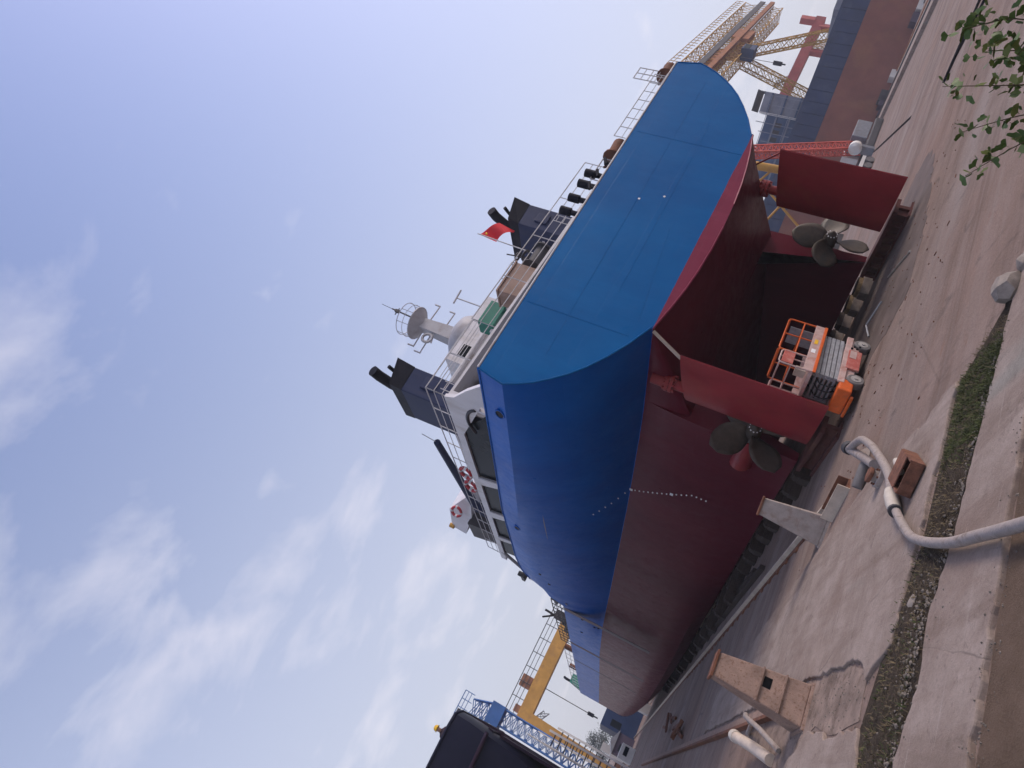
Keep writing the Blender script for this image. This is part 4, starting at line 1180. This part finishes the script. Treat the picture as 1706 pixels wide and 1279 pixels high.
# stray bits on the slipway
o = MB().tube([(16.5, 15.0, .03), (17.6, 17.3, .03)], .03, 6).build('steel_rod', 'coupling'); tag(o, 'thin pale rod lying on the grey patch under the stern', 'rod')
o = MB().tube([(15.0, 17.4, .04), (15.6, 17.6, .18), (16.2, 17.0, .05)], .03, 6).build('bent_wire', 'zinc'); tag(o, 'bent wire on the ground beside the yellow keel block', 'wire')
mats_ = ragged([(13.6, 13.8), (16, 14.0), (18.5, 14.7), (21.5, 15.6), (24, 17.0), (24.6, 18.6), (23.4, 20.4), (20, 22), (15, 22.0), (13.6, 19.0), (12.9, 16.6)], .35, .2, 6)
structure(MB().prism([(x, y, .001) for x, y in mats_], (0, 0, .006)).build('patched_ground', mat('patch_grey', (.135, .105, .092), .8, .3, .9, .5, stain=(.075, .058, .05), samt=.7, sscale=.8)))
# scrap metal by the far channel
for k, (x, y) in enumerate(((4.6, 42), (3.6, 34))):
    mb = MB()
    rn = random.Random(40 + k)
    for j in range(5):
        a = rn.uniform(0, 3.1)
        mb.obox((x + rn.uniform(-.3, .3), y + rn.uniform(-1, 1), .12 + .05 * j), (math.cos(a) * .4, math.sin(a) * .9, .05), (.08, 0, 0), (0, 0, .05))
    tag(mb.build('scrap_pile', 'rust_steel'), ['rusty scrap on the slipway, farther of two heaps left of the rail', 'rusty scrap on the slipway, nearer of two heaps left of the rail'][k], 'scrap')

# ------------------------------------------------------------------ sapling at the right edge
sap = thing('sapling', (5.55, 3.1, 0), 'young leafy sapling in front of the yard at the right edge', 'sapling')
MB().tube([(5.55, 3.1, 0), (5.5, 3.12, .5), (5.42, 3.1, 1.0)], [.03, .024, .016], 8).build('trunk', 'bark', sap, smooth=60)
def leaf_mesh(seed, mt):
    rn = random.Random(seed)
    vs = [(0, 0, 0), (0, .018, 0)]
    n = 7
    for k in range(n):
        a = R(-62 + 124 * k / (n - 1)); r = .052 * (1 + rn.uniform(-.12, .12)) * (.82 if k == n // 2 else 1)
        vs.append((math.sin(a) * r, .018 + math.cos(a) * r, .008 * math.cos(3 * a) + .01 * abs(math.sin(a))))
    fs = [(1, 2 + k, 3 + k) for k in range(n - 1)]
    w = .0015
    vs += [(-w, 0, 0), (w, 0, 0), (w, .02, 0), (-w, .02, 0)]
    b_ = len(vs) - 4
    fs.append((b_, b_ + 1, b_ + 2, b_ + 3))
    me = bpy.data.meshes.new('leaf'); me.from_pydata(vs, [], fs); me.materials.append(M[mt]); me.shade_smooth()
    return me
LM = [leaf_mesh(k, 'leaf' if k < 4 else 'leaf_young') for k in range(6)]
rl = random.Random(77)
shoots = [([(5.45, 3.1, .9), (5.62, 2.9, 1.5), (5.60, 2.82, 1.9), (5.38, 2.83, 2.2)], 85, .12),
          ([(5.45, 3.1, .9), (5.55, 2.95, 1.45), (5.45, 2.95, 1.8), (5.30, 2.9, 2.0)], 75, .10),
          ([(5.45, 3.1, .9), (5.35, 3.05, 1.4), (5.20, 3.05, 1.75), (4.99, 3.02, 2.19)], 58, .06),
          ([(5.45, 3.1, .9), (5.22, 3.15, 1.35), (5.06, 3.18, 1.65), (4.79, 3.2, 1.96)], 40, .05),
          ([(5.45, 3.1, .9), (5.12, 3.2, 1.3), (4.92, 3.28, 1.56), (4.55, 3.36, 1.83)], 50, .055)]
for pts, nl, sp in shoots:
    P = []
    Q = [Vector(p) for p in pts]
    for i in range(len(Q) - 1):
        p0, p1, p2, p3 = Q[max(i - 1, 0)], Q[i], Q[i + 1], Q[min(i + 2, len(Q) - 1)]
        for k in range(5):
            t = k / 5
            P.append(.5 * ((2 * p1) + (p2 - p0) * t + (2 * p0 - 5 * p1 + 4 * p2 - p3) * t * t + (3 * p1 - p0 - 3 * p2 + p3) * t ** 3))
    P.append(Q[-1])
    tw = MB().tube(P, [lerp(.009, .002, i / (len(P) - 1)) for i in range(len(P))], 6).build('shoot', 'bark', sap, smooth=60)
    for k in range(nl):
        t = lerp(.34, 1, (k + rl.random() * .6) / nl)
        f = t * (len(P) - 1); i = min(int(f), len(P) - 2)
        p = P[i].lerp(P[i + 1], f - i)
        off = Vector((rl.gauss(0, 1), rl.gauss(0, 1), rl.gauss(0, .7)))
        off = off.normalized() * rl.uniform(.005, sp)
        q = p + off
        out = (off + Vector((0, 0, rl.uniform(-.02, .05)))).normalized()
        lf = bpy.data.objects.new('leaf', LM[rl.randrange(6)])
        COL.objects.link(lf)
        quat = out.to_track_quat('Y', 'Z')
        mtx = Matrix.Translation(q) @ quat.to_matrix().to_4x4() @ Matrix.Rotation(rl.uniform(-1.2, 1.2), 4, 'Y') @ Matrix.Scale(rl.uniform(.6, 1.2), 4)
        lf.parent = tw
        lf.matrix_basis = mtx

# ------------------------------------------------------------------ left background
s2 = thing('plum_barge', (-8, 36, 0), 'dark plum hull with a square end at the lower left, worker standing on it', 'ship')
prof = [(-.62, 30.15), (-.50, 30.6), (-.42, 31.2), (-.42, 46), (-14, 46), (-14, 30.9), (-2.2, 30.05), (-1.2, 29.98)]
hbm = MB()
lev = [(1.0, .55), (3.0, .85), (5.5, .97), (8.3, 1.0), (8.95, 1.0)]
for z, k in lev:
    for x, y in prof:
        hbm.v.append((-7 + (x + 7) * k, 38 + (y - 38) * (.75 + .25 * k), z))
n = len(prof)
for i in range(len(lev) - 1):
    for k in range(n):
        j = (k + 1) % n
        hbm.f.append((i * n + k, i * n + j, (i + 1) * n + j, (i + 1) * n + k))
hbm.f.append(tuple(range(n)))
hbm.build('hull', 'hull_ink', s2, smooth=35)
MB().prism([(x * 1.0, y + .1, 8.3) for x, y in [(-.75, 30.3), (-.6, 45.5), (-13.8, 45.5), (-13.8, 31.0)]], (0, 0, .06)).build('deck', 'grey_paint', s2)
MB().tube([(x, y, 8.97) for x, y in prof[5:] + prof[:4]], .07, 6).build('bulwark_cap', 'hull_ink', s2, smooth=60)
MB().box(-.50, -.41, 31.2, 46, 7.35, 7.6).build('rubbing_strake', 'hull_plum', s2)
MB().box(-.52, -.405, 31.25, 45.9, 3.0, 7.0).build('side_plating', 'hull_plum', s2)
for y in (33.5, 37, 40.5, 44):
    MB().box(-.56, -.38, y, y + .12, 2.5, 8.9).build('frame_rib', 'hull_plum', s2)
MB().tube([(-3.6, 30.1, 7.3), (-1.25, 29.9, 7.35), (-.6, 30.1, 7.4)], .09, 6).build('rubbing_strake', 'hull_plum', s2, smooth=60)
bs = MB()
for y in (32.2, 34.2, 36.5):
    bs.bar((-.55, y, 8.95), (-.55, y, 9.35), .1, 8).bar((-.7, y, 9.35), (-.4, y, 9.35), .08, 6)
bs.build('bollards', 'steel_dark', s2)
# gangway stairs and fence between the hulls
for k in range(2):
    o = thing('access_stair', (.2 + k * .6, 41 + k * 5, 0), ['pale access stair with railings beside the plum hull, nearer of two', 'pale access stair with railings beside the plum hull, farther of two'][k], 'stair', 'stairs by the plum hull')
    y0 = 41 + 5 * k; x0 = .25 + k * .5
    MB().bar((x0, y0, 0), (x0, y0 + 2.5, 6.2), .09).bar((x0 + .8, y0, 0), (x0 + .8, y0 + 2.5, 6.2), .09).build('stringer', 'cabin_white', o)
    for j in range(14):
        MB().box(x0, x0 + .8, y0 + .1 + j * .17, y0 + .32 + j * .17, .3 + j * .42, .36 + j * .42).build('tread', 'steel_dark', o)
    rl_ = MB()
    for j in range(6):
        rl_.bar((x0, y0 + j * .5, j * 1.24), (x0, y0 + j * .5, j * 1.24 + 1.1), .04)
    rl_.bar((x0, y0, 1.1), (x0, y0 + 2.5, 7.3), .04)
    rl_.build('handrail', 'cabin_white', o)
# worker on the plum barge
def person(base, label):
    x, y, z = base
    o = thing('person', base, label, 'person')
    J = [(0, 0, .95), (0, .02, 1.2), (0, .03, 1.42), (0, .0, 1.52), (0, -.02, 1.66),
         (-.19, .02, 1.40), (-.27, -.02, 1.15), (-.20, -.2, 1.02), (.19, .02, 1.40), (.28, 0, 1.14), (.24, -.16, .93),
         (-.1, 0, .9), (-.11, -.02, .5), (-.11, .04, .08), (-.11, -.12, .04), (.1, 0, .9), (.12, 0, .5), (.12, .04, .08), (.12, -.12, .04)]
    E = [(0, 1), (1, 2), (2, 3), (3, 4), (2, 5), (5, 6), (6, 7), (2, 8), (8, 9), (9, 10), (0, 11), (11, 12), (12, 13), (13, 14), (0, 15), (15, 16), (16, 17), (17, 18)]
    rad_ = [.16, .15, .16, .06, .10, .075, .055, .04, .075, .055, .04, .10, .07, .05, .045, .10, .07, .05, .045]
    me = bpy.data.meshes.new('body'); me.from_pydata([(x + a, y + b_, z + c) for a, b_, c in J], E, [])
    bo = bpy.data.objects.new('body', me); COL.objects.link(bo)
    bo.parent = o; bo.matrix_parent_inverse = Matrix.Translation(o.location).inverted()
    sk = bo.modifiers.new('skin', 'SKIN'); sk.use_smooth_shade = True
    for i, r in enumerate(rad_):
        me.skin_vertices[0].data[i].radius = (r, r * .85)
    me.skin_vertices[0].data[0].use_root = True
    ss = bo.modifiers.new('sub', 'SUBSURF'); ss.levels = 1; ss.render_levels = 1
    me.materials.append(M['cloth_dark'])
    hd = MB().tube([(x, y - .02, z + 1.50), (x, y - .04, z + 1.56), (x, y - .04, z + 1.66), (x, y - .03, z + 1.75)], [.05, .085, .095, .07], 12).build('face', 'skin', o, smooth=60)
    hm = MB().tube([(x, y - .02, z + 1.68), (x, y - .02, z + 1.70), (x, y - .02, z + 1.78), (x, y - .02, z + 1.83), (x, y - .02, z + 1.845)], [.16, .135, .125, .08, .02], 16).build('helmet', 'helmet_yellow', o, smooth=60)
    MB().bar((x - .08, y - .06, z + 1.685), (x + .08, y - .2, z + 1.68), .03, 6).build('helmet_peak', 'helmet_yellow', o)
person((-1.5, 30.6, 7.78), 'worker in a yellow helmet standing on the plum hull')

def lattice(mb, p0, p1, u, v, n, rc, rb):
    """four-chord lattice box from p0 to p1; u and v are half-width vectors"""
    p0, p1, u, v = Vector(p0), Vector(p1), Vector(u), Vector(v)
    cs = [(1, 1), (-1, 1), (-1, -1), (1, -1)]
    for a, b_ in cs:
        mb.bar(p0 + u * a + v * b_, p1 + u * a + v * b_, rc)
    for k in range(n):
        q0, q1 = p0.lerp(p1, k / n), p0.lerp(p1, (k + 1) / n)
        for i in range(4):
            a, b_ = cs[i]; c, e = cs[(i + 1) % 4]
            A0, B0 = q0 + u * a + v * b_, q0 + u * c + v * e
            A1, B1 = q1 + u * a + v * b_, q1 + u * c + v * e
            mb.bar(A0, B1, rb, cap=False)
            mb.bar(B0, A1, rb, cap=False)
            mb.bar(A0, B0, rb, cap=False)
    return mb
# blue lattice crane
bc = thing('lattice_crane', (1.2, 72, 0), 'blue lattice crane between the plum hull and the yellow gantry', 'crane')
lattice(MB(), (.35, 70, 0), (.45, 70, 13.2), (.75, 0, 0), (0, .75, 0), 17, .10, .05).build('tower', 'crane_blue', bc)
MB().box(-.6, 1.4, 69, 71, 13.0, 14.4).build('slewing_head', 'crane_blue', bc)
lattice(MB(), (.3, 70, 14.2), (-.35, 70, 16.3), (.9, 0, 0), (0, .6, 0), 3, .09, .05).build('jib', 'crane_blue', bc)
MB().box(-1.8, -.7, 69.2, 70.6, 14.4, 16.2).build('cab', 'crane_blue', bc)
railing([(-1.5, 69.3, 16.3), (.9, 69.3, 16.3)], 1.1, .8, par=bc, mt='crane_blue', r=.04)
# yellow gantry far ahead of the bow
yg = thing('gantry_crane', (25, 120, 0), 'yellow box-girder gantry crane behind the vessel bow at the lower left', 'crane')
MB().box(2.2, 48, 119, 121.2, 16.1, 18.4).build('main_girder', 'crane_yellow', yg)
for x in (2.2, 45.8):
    MB().hexa([(x, 119.2, 1), (x + .9, 119.2, 1), (x + .9, 120.6, 1), (x, 120.6, 1)], [(x, 119.0, 16.1), (x + 1.5, 119.0, 16.1), (x + 1.5, 121.2, 16.1), (x, 121.2, 16.1)]).build('leg', 'crane_yellow', yg)
    MB().box(x - .5, x + 1.6, 116, 124, .3, 1.2).build('bogie', 'rust_orange', yg)
MB().box(6.6, 8.6, 119.2, 121, 18.5, 20.4).build('trolley', 'rust_orange', yg)
MB().box(2.6, 3.8, 119.2, 121, 18.4, 19.4).build('winch_house', 'rust_orange', yg)
railing([(2.2, 119.1, 18.4), (46, 119.1, 18.4)], 2.2, 2.5, par=yg, mt='steel_dark', r=.07, mids=2)
MB().bar((8.2, 120, 16.1), (8.2, 120, 8.0), .07).build('hoist_rope', 'rope', yg)
MB().bar((8.2, 120, 8.1), (8.2, 120, 7.0), .32, 8).bar((8.2, 120, 7.0), (8.2, 120, 6.3), .12, 6).build('hook_block', 'black_paint', yg)
lattice(MB(), (3.6, 119.6, 15), (5.0, 119.6, 14.2), (0, .4, 0), (0, 0, .5), 2, .06, .04).build('stair_cage', 'grey_paint', yg)
# clutter at the far end of the slip
def shed(x0, x1, y0, y1, z1, mt, label, name='shed', cat='shed', roof=True):
    o = thing(name, ((x0 + x1) / 2, (y0 + y1) / 2, 0), label, cat)
    MB().box(x0, x1, y0, y1, 0, z1).build('wall', mt, o)
    if roof:
        MB().prism([(x0 - .3, y0 - .3, z1), (x1 + .3, y0 - .3, z1), ((x0 + x1) / 2, y0 - .3, z1 + .8)], (0, y1 - y0 + .6, 0)).build('roof', 'grey_paint', o)
    w = max(1, int((x1 - x0) / 2.2))
    for k in range(w):
        xx = x0 + .5 + k * 2.2
        if xx + 1 < x1:
            MB().box(xx, xx + 1.0, y0 - .03, y0, z1 * .45, z1 * .75).build('window', 'dark_glass', o)
    return o
shed(7.2, 15, 112, 124, 5.4, 'hull_navy', 'navy steel hull section standing beyond the vessel bow', 'hull_section', 'hull section', False)
shed(4.2, 7.0, 104, 110, 2.3, 'shed_plum', 'low dark shed beyond the bow left of the navy section')
shed(9.6, 10.8, 92, 94, 1.9, 'cabin_white', 'small white cabin just beyond the bow keel', 'cabin', 'cabin', False)
shed(4.6, 5.9, 128, 131, 4.2, 'cabin_white', 'tall white container in front of the far trees', 'container', 'container', False)
shed(3.3, 5.0, 86, 90, 1.6, 'cabin_white', 'small white container left of the dark shed', 'container', 'container', False)
shed(-1, 3, 150, 160, 3.5, 'shed_plum', 'far dark shed at the end of the slipway behind the yellow gantry leg')
def tree(x, y, h, r, n, label, seed):
    o = thing('far_tree', (x, y, 0), label, 'tree', 'trees beyond the slipway')
    rn = random.Random(seed)
    tr = MB().tube([(x, y, 0), (x + .1, y, h * .3), (x, y, h * .6)], [.3, .22, .08], 8)
    for k in range(7):
        a = rn.uniform(0, 6.28)
        tr.bar((x, y, h * rn.uniform(.3, .55)), (x + r * .7 * math.cos(a), y + r * .7 * math.sin(a), h * rn.uniform(.6, .9)), .08, 5, .03)
    tr.build('trunk', 'bark', o)
    mb = MB()
    cl = []
    for k in range(26):
        a = rn.uniform(0, 6.28); u = rn.uniform(-1, 1); q = rn.uniform(.35, 1)
        s_ = math.sqrt(1 - u * u)
        cl.append((x + r * q * s_ * math.cos(a), y + r * q * s_ * math.sin(a), h * .62 + h * .38 * q * u))
    for k in range(n):
        c = rn.choice(cl); s_ = rn.uniform(.1, .24)
        p = Vector((c[0] + rn.gauss(0, r * .2), c[1] + rn.gauss(0, r * .2), c[2] + rn.gauss(0, h * .07)))
        a = Vector((rn.gauss(0, 1), rn.gauss(0, 1), rn.gauss(0, 1))).normalized(); b_ = a.orthogonal().normalized()
        c2 = a.cross(b_)
        mb.add([p + b_ * s_, p + c2 * s_ * .6, p - b_ * s_, p - c2 * s_ * .6], [(0, 1, 2, 3)])
    mb.build('crown', 'leaf_far', o)
tree(8.2, 185, 8.4, 3.3, 2200, 'rounded far tree just left of the hull section, tallest of the trees', 1)
tree(3.5, 190, 5.6, 3.0, 1600, 'lower far tree nearest the yellow gantry leg', 2)
tree(13, 200, 6.8, 3.2, 1600, 'far tree peeking over the navy hull section', 3)

# ------------------------------------------------------------------ right background
bd = Vector((-23.6, 12.5, 0)).normalized()              # along the big hull as seen, near end to far end
A = Vector((134, 64.5, 0)); Bv = Vector((86, 92, 0))
bdir = (Bv - A).normalized(); bn = Vector((-bdir.y, bdir.x, 0))
if bn.x < 0:
    bn = -bn
A2 = A - bdir * 30; LEN = (Bv - A2).length
big = thing('moored_hull', A, 'huge navy over red-brown hull standing across the yard on the right', 'ship')
def bigbox(name, t0, t1, o0, o1, z0, z1, mt, par=None):
    p = [A2 + bdir * t0 + bn * o0, A2 + bdir * t1 + bn * o0, A2 + bdir * t1 + bn * o1, A2 + bdir * t0 + bn * o1]
    return MB().prism([(q.x, q.y, z0) for q in p], (0, 0, z1 - z0)).build(name, mt, par or big)
bigbox('lower_hull', 0, LEN, .0, 16, .3, 8.9, 'hull_redlead')
bigbox('upper_hull', 0, LEN + 1.0, -.05, 16, 8.9, 12.9, 'hull_navy')
bigbox('bulwark', 0, LEN + 1.5, -.12, 16, 12.9, 13.35, 'hull_navy')
nrib = int(LEN / 2.2)
for k in range(nrib):
    bigbox('frame_rib', k * 2.2, k * 2.2 + .18, -.16, -.05, 8.95, 12.9, 'hull_navy')
for k in range(5):
    bigbox('plate_seam', 0, LEN, -.03, 0, 1.6 + k * 1.5, 1.68 + k * 1.5, 'hull_redlead')
rn = random.Random(3)
bb = []
for k in range(14):
    t = rn.uniform(0, LEN)
    bigbox('shore_block', t, t + rn.uniform(.6, 2), -2.5, -.6, 0.4, rn.uniform(.8, 2.0), rn.choice(['steel_dark', 'cabin_white', 'block_concrete', 'shed_plum']))
# deck house and coaming on the big hull
bigbox('hatch_coaming', 30, 34, 3, 12, 13.3, 14.6, 'block_grey')
bigbox('hatch_coaming', 22, 26, 4, 12, 13.3, 14.9, 'rust_orange')
# ship block, ribbed
blk = thing('ship_block', (113, 80, 0), 'blue-grey ribbed ship block rising behind the big hull', 'ship block')
e1 = Vector((-4.5, 6.2, 0)).normalized(); e2 = Vector((e1.y, -e1.x, 0))
P0 = Vector((116, 77.5, 0))
def bbox(name, a0, a1, b0, b1, z0, z1, mt, par=None):
    p = [P0 + e1 * a0 + e2 * b0, P0 + e1 * a1 + e2 * b0, P0 + e1 * a1 + e2 * b1, P0 + e1 * a0 + e2 * b1]
    return MB().prism([(q.x, q.y, z0) for q in p], (0, 0, z1 - z0)).build(name, mt, par or blk)
bbox('lower_section', 3.2, 15, 0, 8, 0, 19, 'block_blue')
bbox('upper_section', -.5, 3.2, .1, 8, 0, 20.6, 'block_grey')
bbox('deck_edge', 3.0, 3.35, -.3, 8, 4, 20.4, 'cabin_white')
for k in range(6):
    bbox('stiffener', -.5, 3.0, -.12, .1, 6 + k * 2.6, 6.3 + k * 2.6, 'block_blue')
    bbox('stiffener', 3.4, 15, -.15, 0, 5 + k * 2.4, 5.3 + k * 2.4, 'block_grey')
for k in range(5):
    bbox('stanchion', -.5, -.3, .1 + k * 1.7, .5 + k * 1.7, 20.6, 21.8, 'steel_dark')
    bbox('opening', 4.4 + k * 1.3, 5.2 + k * 1.3, -.06, 0, 15.8, 17.0, 'steel_dark')
sf = MB()
for k in range(7):
    for z in range(3, 20, 2):
        p = P0 + e1 * (k * 1.6) + e2 * (-1.2)
        q = P0 + e1 * ((k + 1) * 1.6) + e2 * (-1.2)
        if k < 6:
            sf.bar((p.x, p.y, z), (q.x, q.y, z), .07)
    sf.bar((p.x, p.y, 0), (p.x, p.y, 20.5 - (k % 3)), .08)
sf.build('scaffold', 'block_grey', blk)
bbox('top_rail', -.6, 3.2, 0, 8, 21.8, 22.05, 'steel_dark')
# yellow lattice goliath behind
gl = thing('goliath_crane', (130, 79, 0), 'tall yellow lattice goliath crane behind the vessel stern at the upper right', 'crane')
gd = Vector((.966, .257, 0)); gn = Vector((-.257, .966, 0))
G0 = Vector((121.0, 78.5, 0))
def GP(t, s_, z):
    return G0 + gd * t + gn * s_ + Vector((0, 0, z))
lattice(MB(), GP(-6, 0, 36.5), GP(48, 0, 36.5), gn * 1.7, (0, 0, 1.9), 15, .15, .07).build('upper_truss', 'crane_yellow_pale', gl)
lattice(MB(), GP(-6, 0, 30.4), GP(48, 0, 30.4), gn * 1.7, (0, 0, 1.1), 20, .14, .06).build('lower_truss', 'crane_yellow_pale', gl)
MB().obox(GP(21, -2.3, 34.3), gd * 27, gn * .15, (0, 0, .6)).build('walkway', 'steel_dark', gl)
MB().obox(GP(21, -2.4, 32.0), gd * 27, gn * .3, (0, 0, .5)).build('rail_girder', 'rust_orange', gl)
wb = MB()
for k in range(30):
    wb.bar(GP(-5 + k * 1.75, -2.3, 33.9), GP(-5 + k * 1.75 + .6, -2.3, 31.4), .09)
wb.build('hanger', 'crane_yellow_pale', gl)
MB().obox(GP(4, -1, 33.2), gd * 4, gn * 1.2, (0, 0, 1.4)).build('trolley', 'rust_orange', gl)
MB().obox(GP(20, 0, 31.8), gd * 3.2, gn * 2.4, (0, 0, 1.8)).build('trolley', 'rust_orange', gl)
MB().obox(GP(10.5, -1.6, 28.2), gd * 1.6, gn * 1.2, (0, 0, 1.3)).build('operator_cab', 'hull_navy', gl)
MB().obox(GP(10.5, -2.83, 28.6), gd * 1.3, gn * .03, (0, 0, .6)).build('cab_window', 'dark_glass', gl)
railing([GP(-6, -2.2, 38.6), GP(46, -2.2, 38.6)], 1.6, 1.8, par=gl, mt='crane_yellow_pale', r=.07, mids=1)
for (ta, tb_, sb_) in ((12.5, 13.5, 9.5), (12.5, 22, -9.5)):
    lg = MB()
    lattice(lg, GP(tb_, sb_, .5), GP(ta, 1.0 * (1 if sb_ > 0 else -1), 29.3), gd * 1.0, gn * 1.0, 18, .15, .065)
    lg.build('leg', 'crane_yellow_pale', gl)
MB().bar(GP(7.5, -1.5, 29.5), GP(7.5, -1.5, 22.3), .06).build('hoist_rope', 'rope', gl)
MB().bar(GP(7.5, -1.5, 22.4), GP(7.5, -1.5, 20.7), .42, 8).bar(GP(7.5, -1.5, 20.7), GP(7.5, -1.5, 20.0), .15, 6).build('hook_block', 'black_paint', gl)
# red portal gantry
rp_ = thing('portal_crane', (155, 93, 0), 'pinkish red portal crane between the goliath and the ship block', 'crane')
MB().obox((154.5, 94, 20.4), (-11.5, 4.5, .6), (.4, .9, 0), (0, 0, 1.1)).build('girder', 'crane_red', rp_)
for x, y in ((163.5, 90), (157.5, 92.6)):
    MB().hexa([(x - .8, y - .8, 0), (x + .8, y - .8, 0), (x + .8, y + .8, 0), (x - .8, y + .8, 0)], [(x - .6, y - .6, 19.5), (x + .6, y - .6, 19.5), (x + .6, y + .6, 19.5), (x - .6, y + .6, 19.5)]).build('leg', 'crane_red', rp_)
MB().obox((164.5, 89.4, 22.5), (.7, 0, 0), (0, .7, 0), (0, 0, 1.6)).build('masthead', 'crane_red', rp_)
lt = MB(); lattice(lt, (160, 91.5, 14), (158, 92, 19), (.5, 0, 0), (0, .5, 0), 5, .07, .05); lt.build('ladder_cage', 'crane_yellow_pale', rp_)
lt = MB(); lattice(lt, (150, 95.4, 21.5), (148, 96.3, 24), (.8, 0, 0), (0, .5, 0), 3, .07, .05); lt.build('stair_tower', 'steel_dark', rp_)
# red crawler crane
cc = thing('crawler_crane', (87, 63.5, 0), 'crawler crane with red lattice boom beyond the starboard rudder', 'crane')
lattice(MB(), (87.3, 63.6, 1.6), (78.4, 62.0, 17), (.2, .75, 0), (.6, 0, .35), 20, .14, .07).build('boom', 'jib_red', cc)
MB().box(87.2, 91, 61.8, 65.2, 1.2, 3.2).build('machinery_house', 'grey_paint', cc, bevel=.1)
MB().box(86.6, 88, 65.0, 66.4, 1.2, 3.4).build('operator_cab', 'cabin_white', cc, bevel=.08)
for y in (61.6, 65.0):
    MB().box(85.4, 92, y, y + 1.0, 0, 1.1).build('track', 'steel_dark', cc, bevel=.2)
tk = thing('flat_trailer', (66, 50, 0), 'white flat trailer parked beyond the starboard rudder', 'trailer')
MB().box(63.5, 66.5, 49.2, 51.2, .9, 1.25).build('trailer_bed', 'cabin_white', tk)
for x in (64, 65, 66):
    MB().bar((x, 49.1, .42), (x, 49.5, .42), .42, 14).build('wheel', 'rubber', tk, smooth=40)
MB().box(63.4, 63.6, 49.2, 51.2, .3, 1.9).build('headboard', 'cabin_white', tk)
tn = thing('tank', (80, 58.5, 0), 'small pale cylindrical tank on legs next to the red boom foot', 'tank')
MB().tube([(78.6, 57.6, 2.2), (78.7, 57.6, 2.2), (80.9, 58.9, 2.2), (81.0, 59, 2.2)], [.5, .8, .8, .5], 16).build('shell', 'cabin_white', tn, smooth=40)
for x, y in ((79.2, 57.9), (80.4, 58.6)):
    MB().box(x - .1, x + .1, y - .6, y + .6, 0, 1.6).build('saddle', 'grey_paint', tn)
# yellow tower crane seen under the counter
yc = thing('tower_crane', (60, 50.5, 0), 'yellow tube-legged crane glimpsed under the counter beside the starboard rudder', 'crane')
MB().bar((61.6, 49.0, 0), (60.6, 49.0, 13), .45, 12).build('column', 'crane_yellow', yc, smooth=40)
yb = MB()
for p0, p1 in (((57.0, 53.9, 3.0), (60.5, 49.6, 11.5)), ((56.4, 53.5, 8.5), (60.6, 49.6, 6.0)), ((60.6, 49.2, 9.5), (58.6, 51.2, 11.2))):
    yb.bar(p0, p1, .13, 6)
yb.build('brace', 'crane_yellow', yc)
lattice(MB(), (60.6, 49.2, 12), (52, 55, 10.2), (.2, .3, 0), (0, 0, .35), 12, .06, .04).build('jib', 'crane_yellow_pale', yc)
MB().box(56.0, 57.6, 53.2, 54.6, 2.3, 3.6).box(55.0, 56.4, 53.8, 55.2, .6, 2.0).build('ballast', 'crane_yellow', yc)
MB().box(54, 60, 54.6, 55.6, 0, 1.5).build('base_frame', 'steel_dark', yc)

# ------------------------------------------------------------------ haze
hz = MB().box(-120, 320, -40, 330, -1.2, 46)
mt = bpy.data.materials.new('haze_air'); mt.use_nodes = True
nt = mt.node_tree; nt.nodes.clear()
vo = nt.nodes.new('ShaderNodeVolumePrincipled'); vo.inputs['Density'].default_value = .0007
vo.inputs['Color'].default_value = (.86, .88, .95, 1)
ou = nt.nodes.new('ShaderNodeOutputMaterial'); nt.links.new(vo.outputs[0], ou.inputs['Volume'])
M['haze_air'] = mt
hz.build('haze', 'haze_air', kind='stuff')
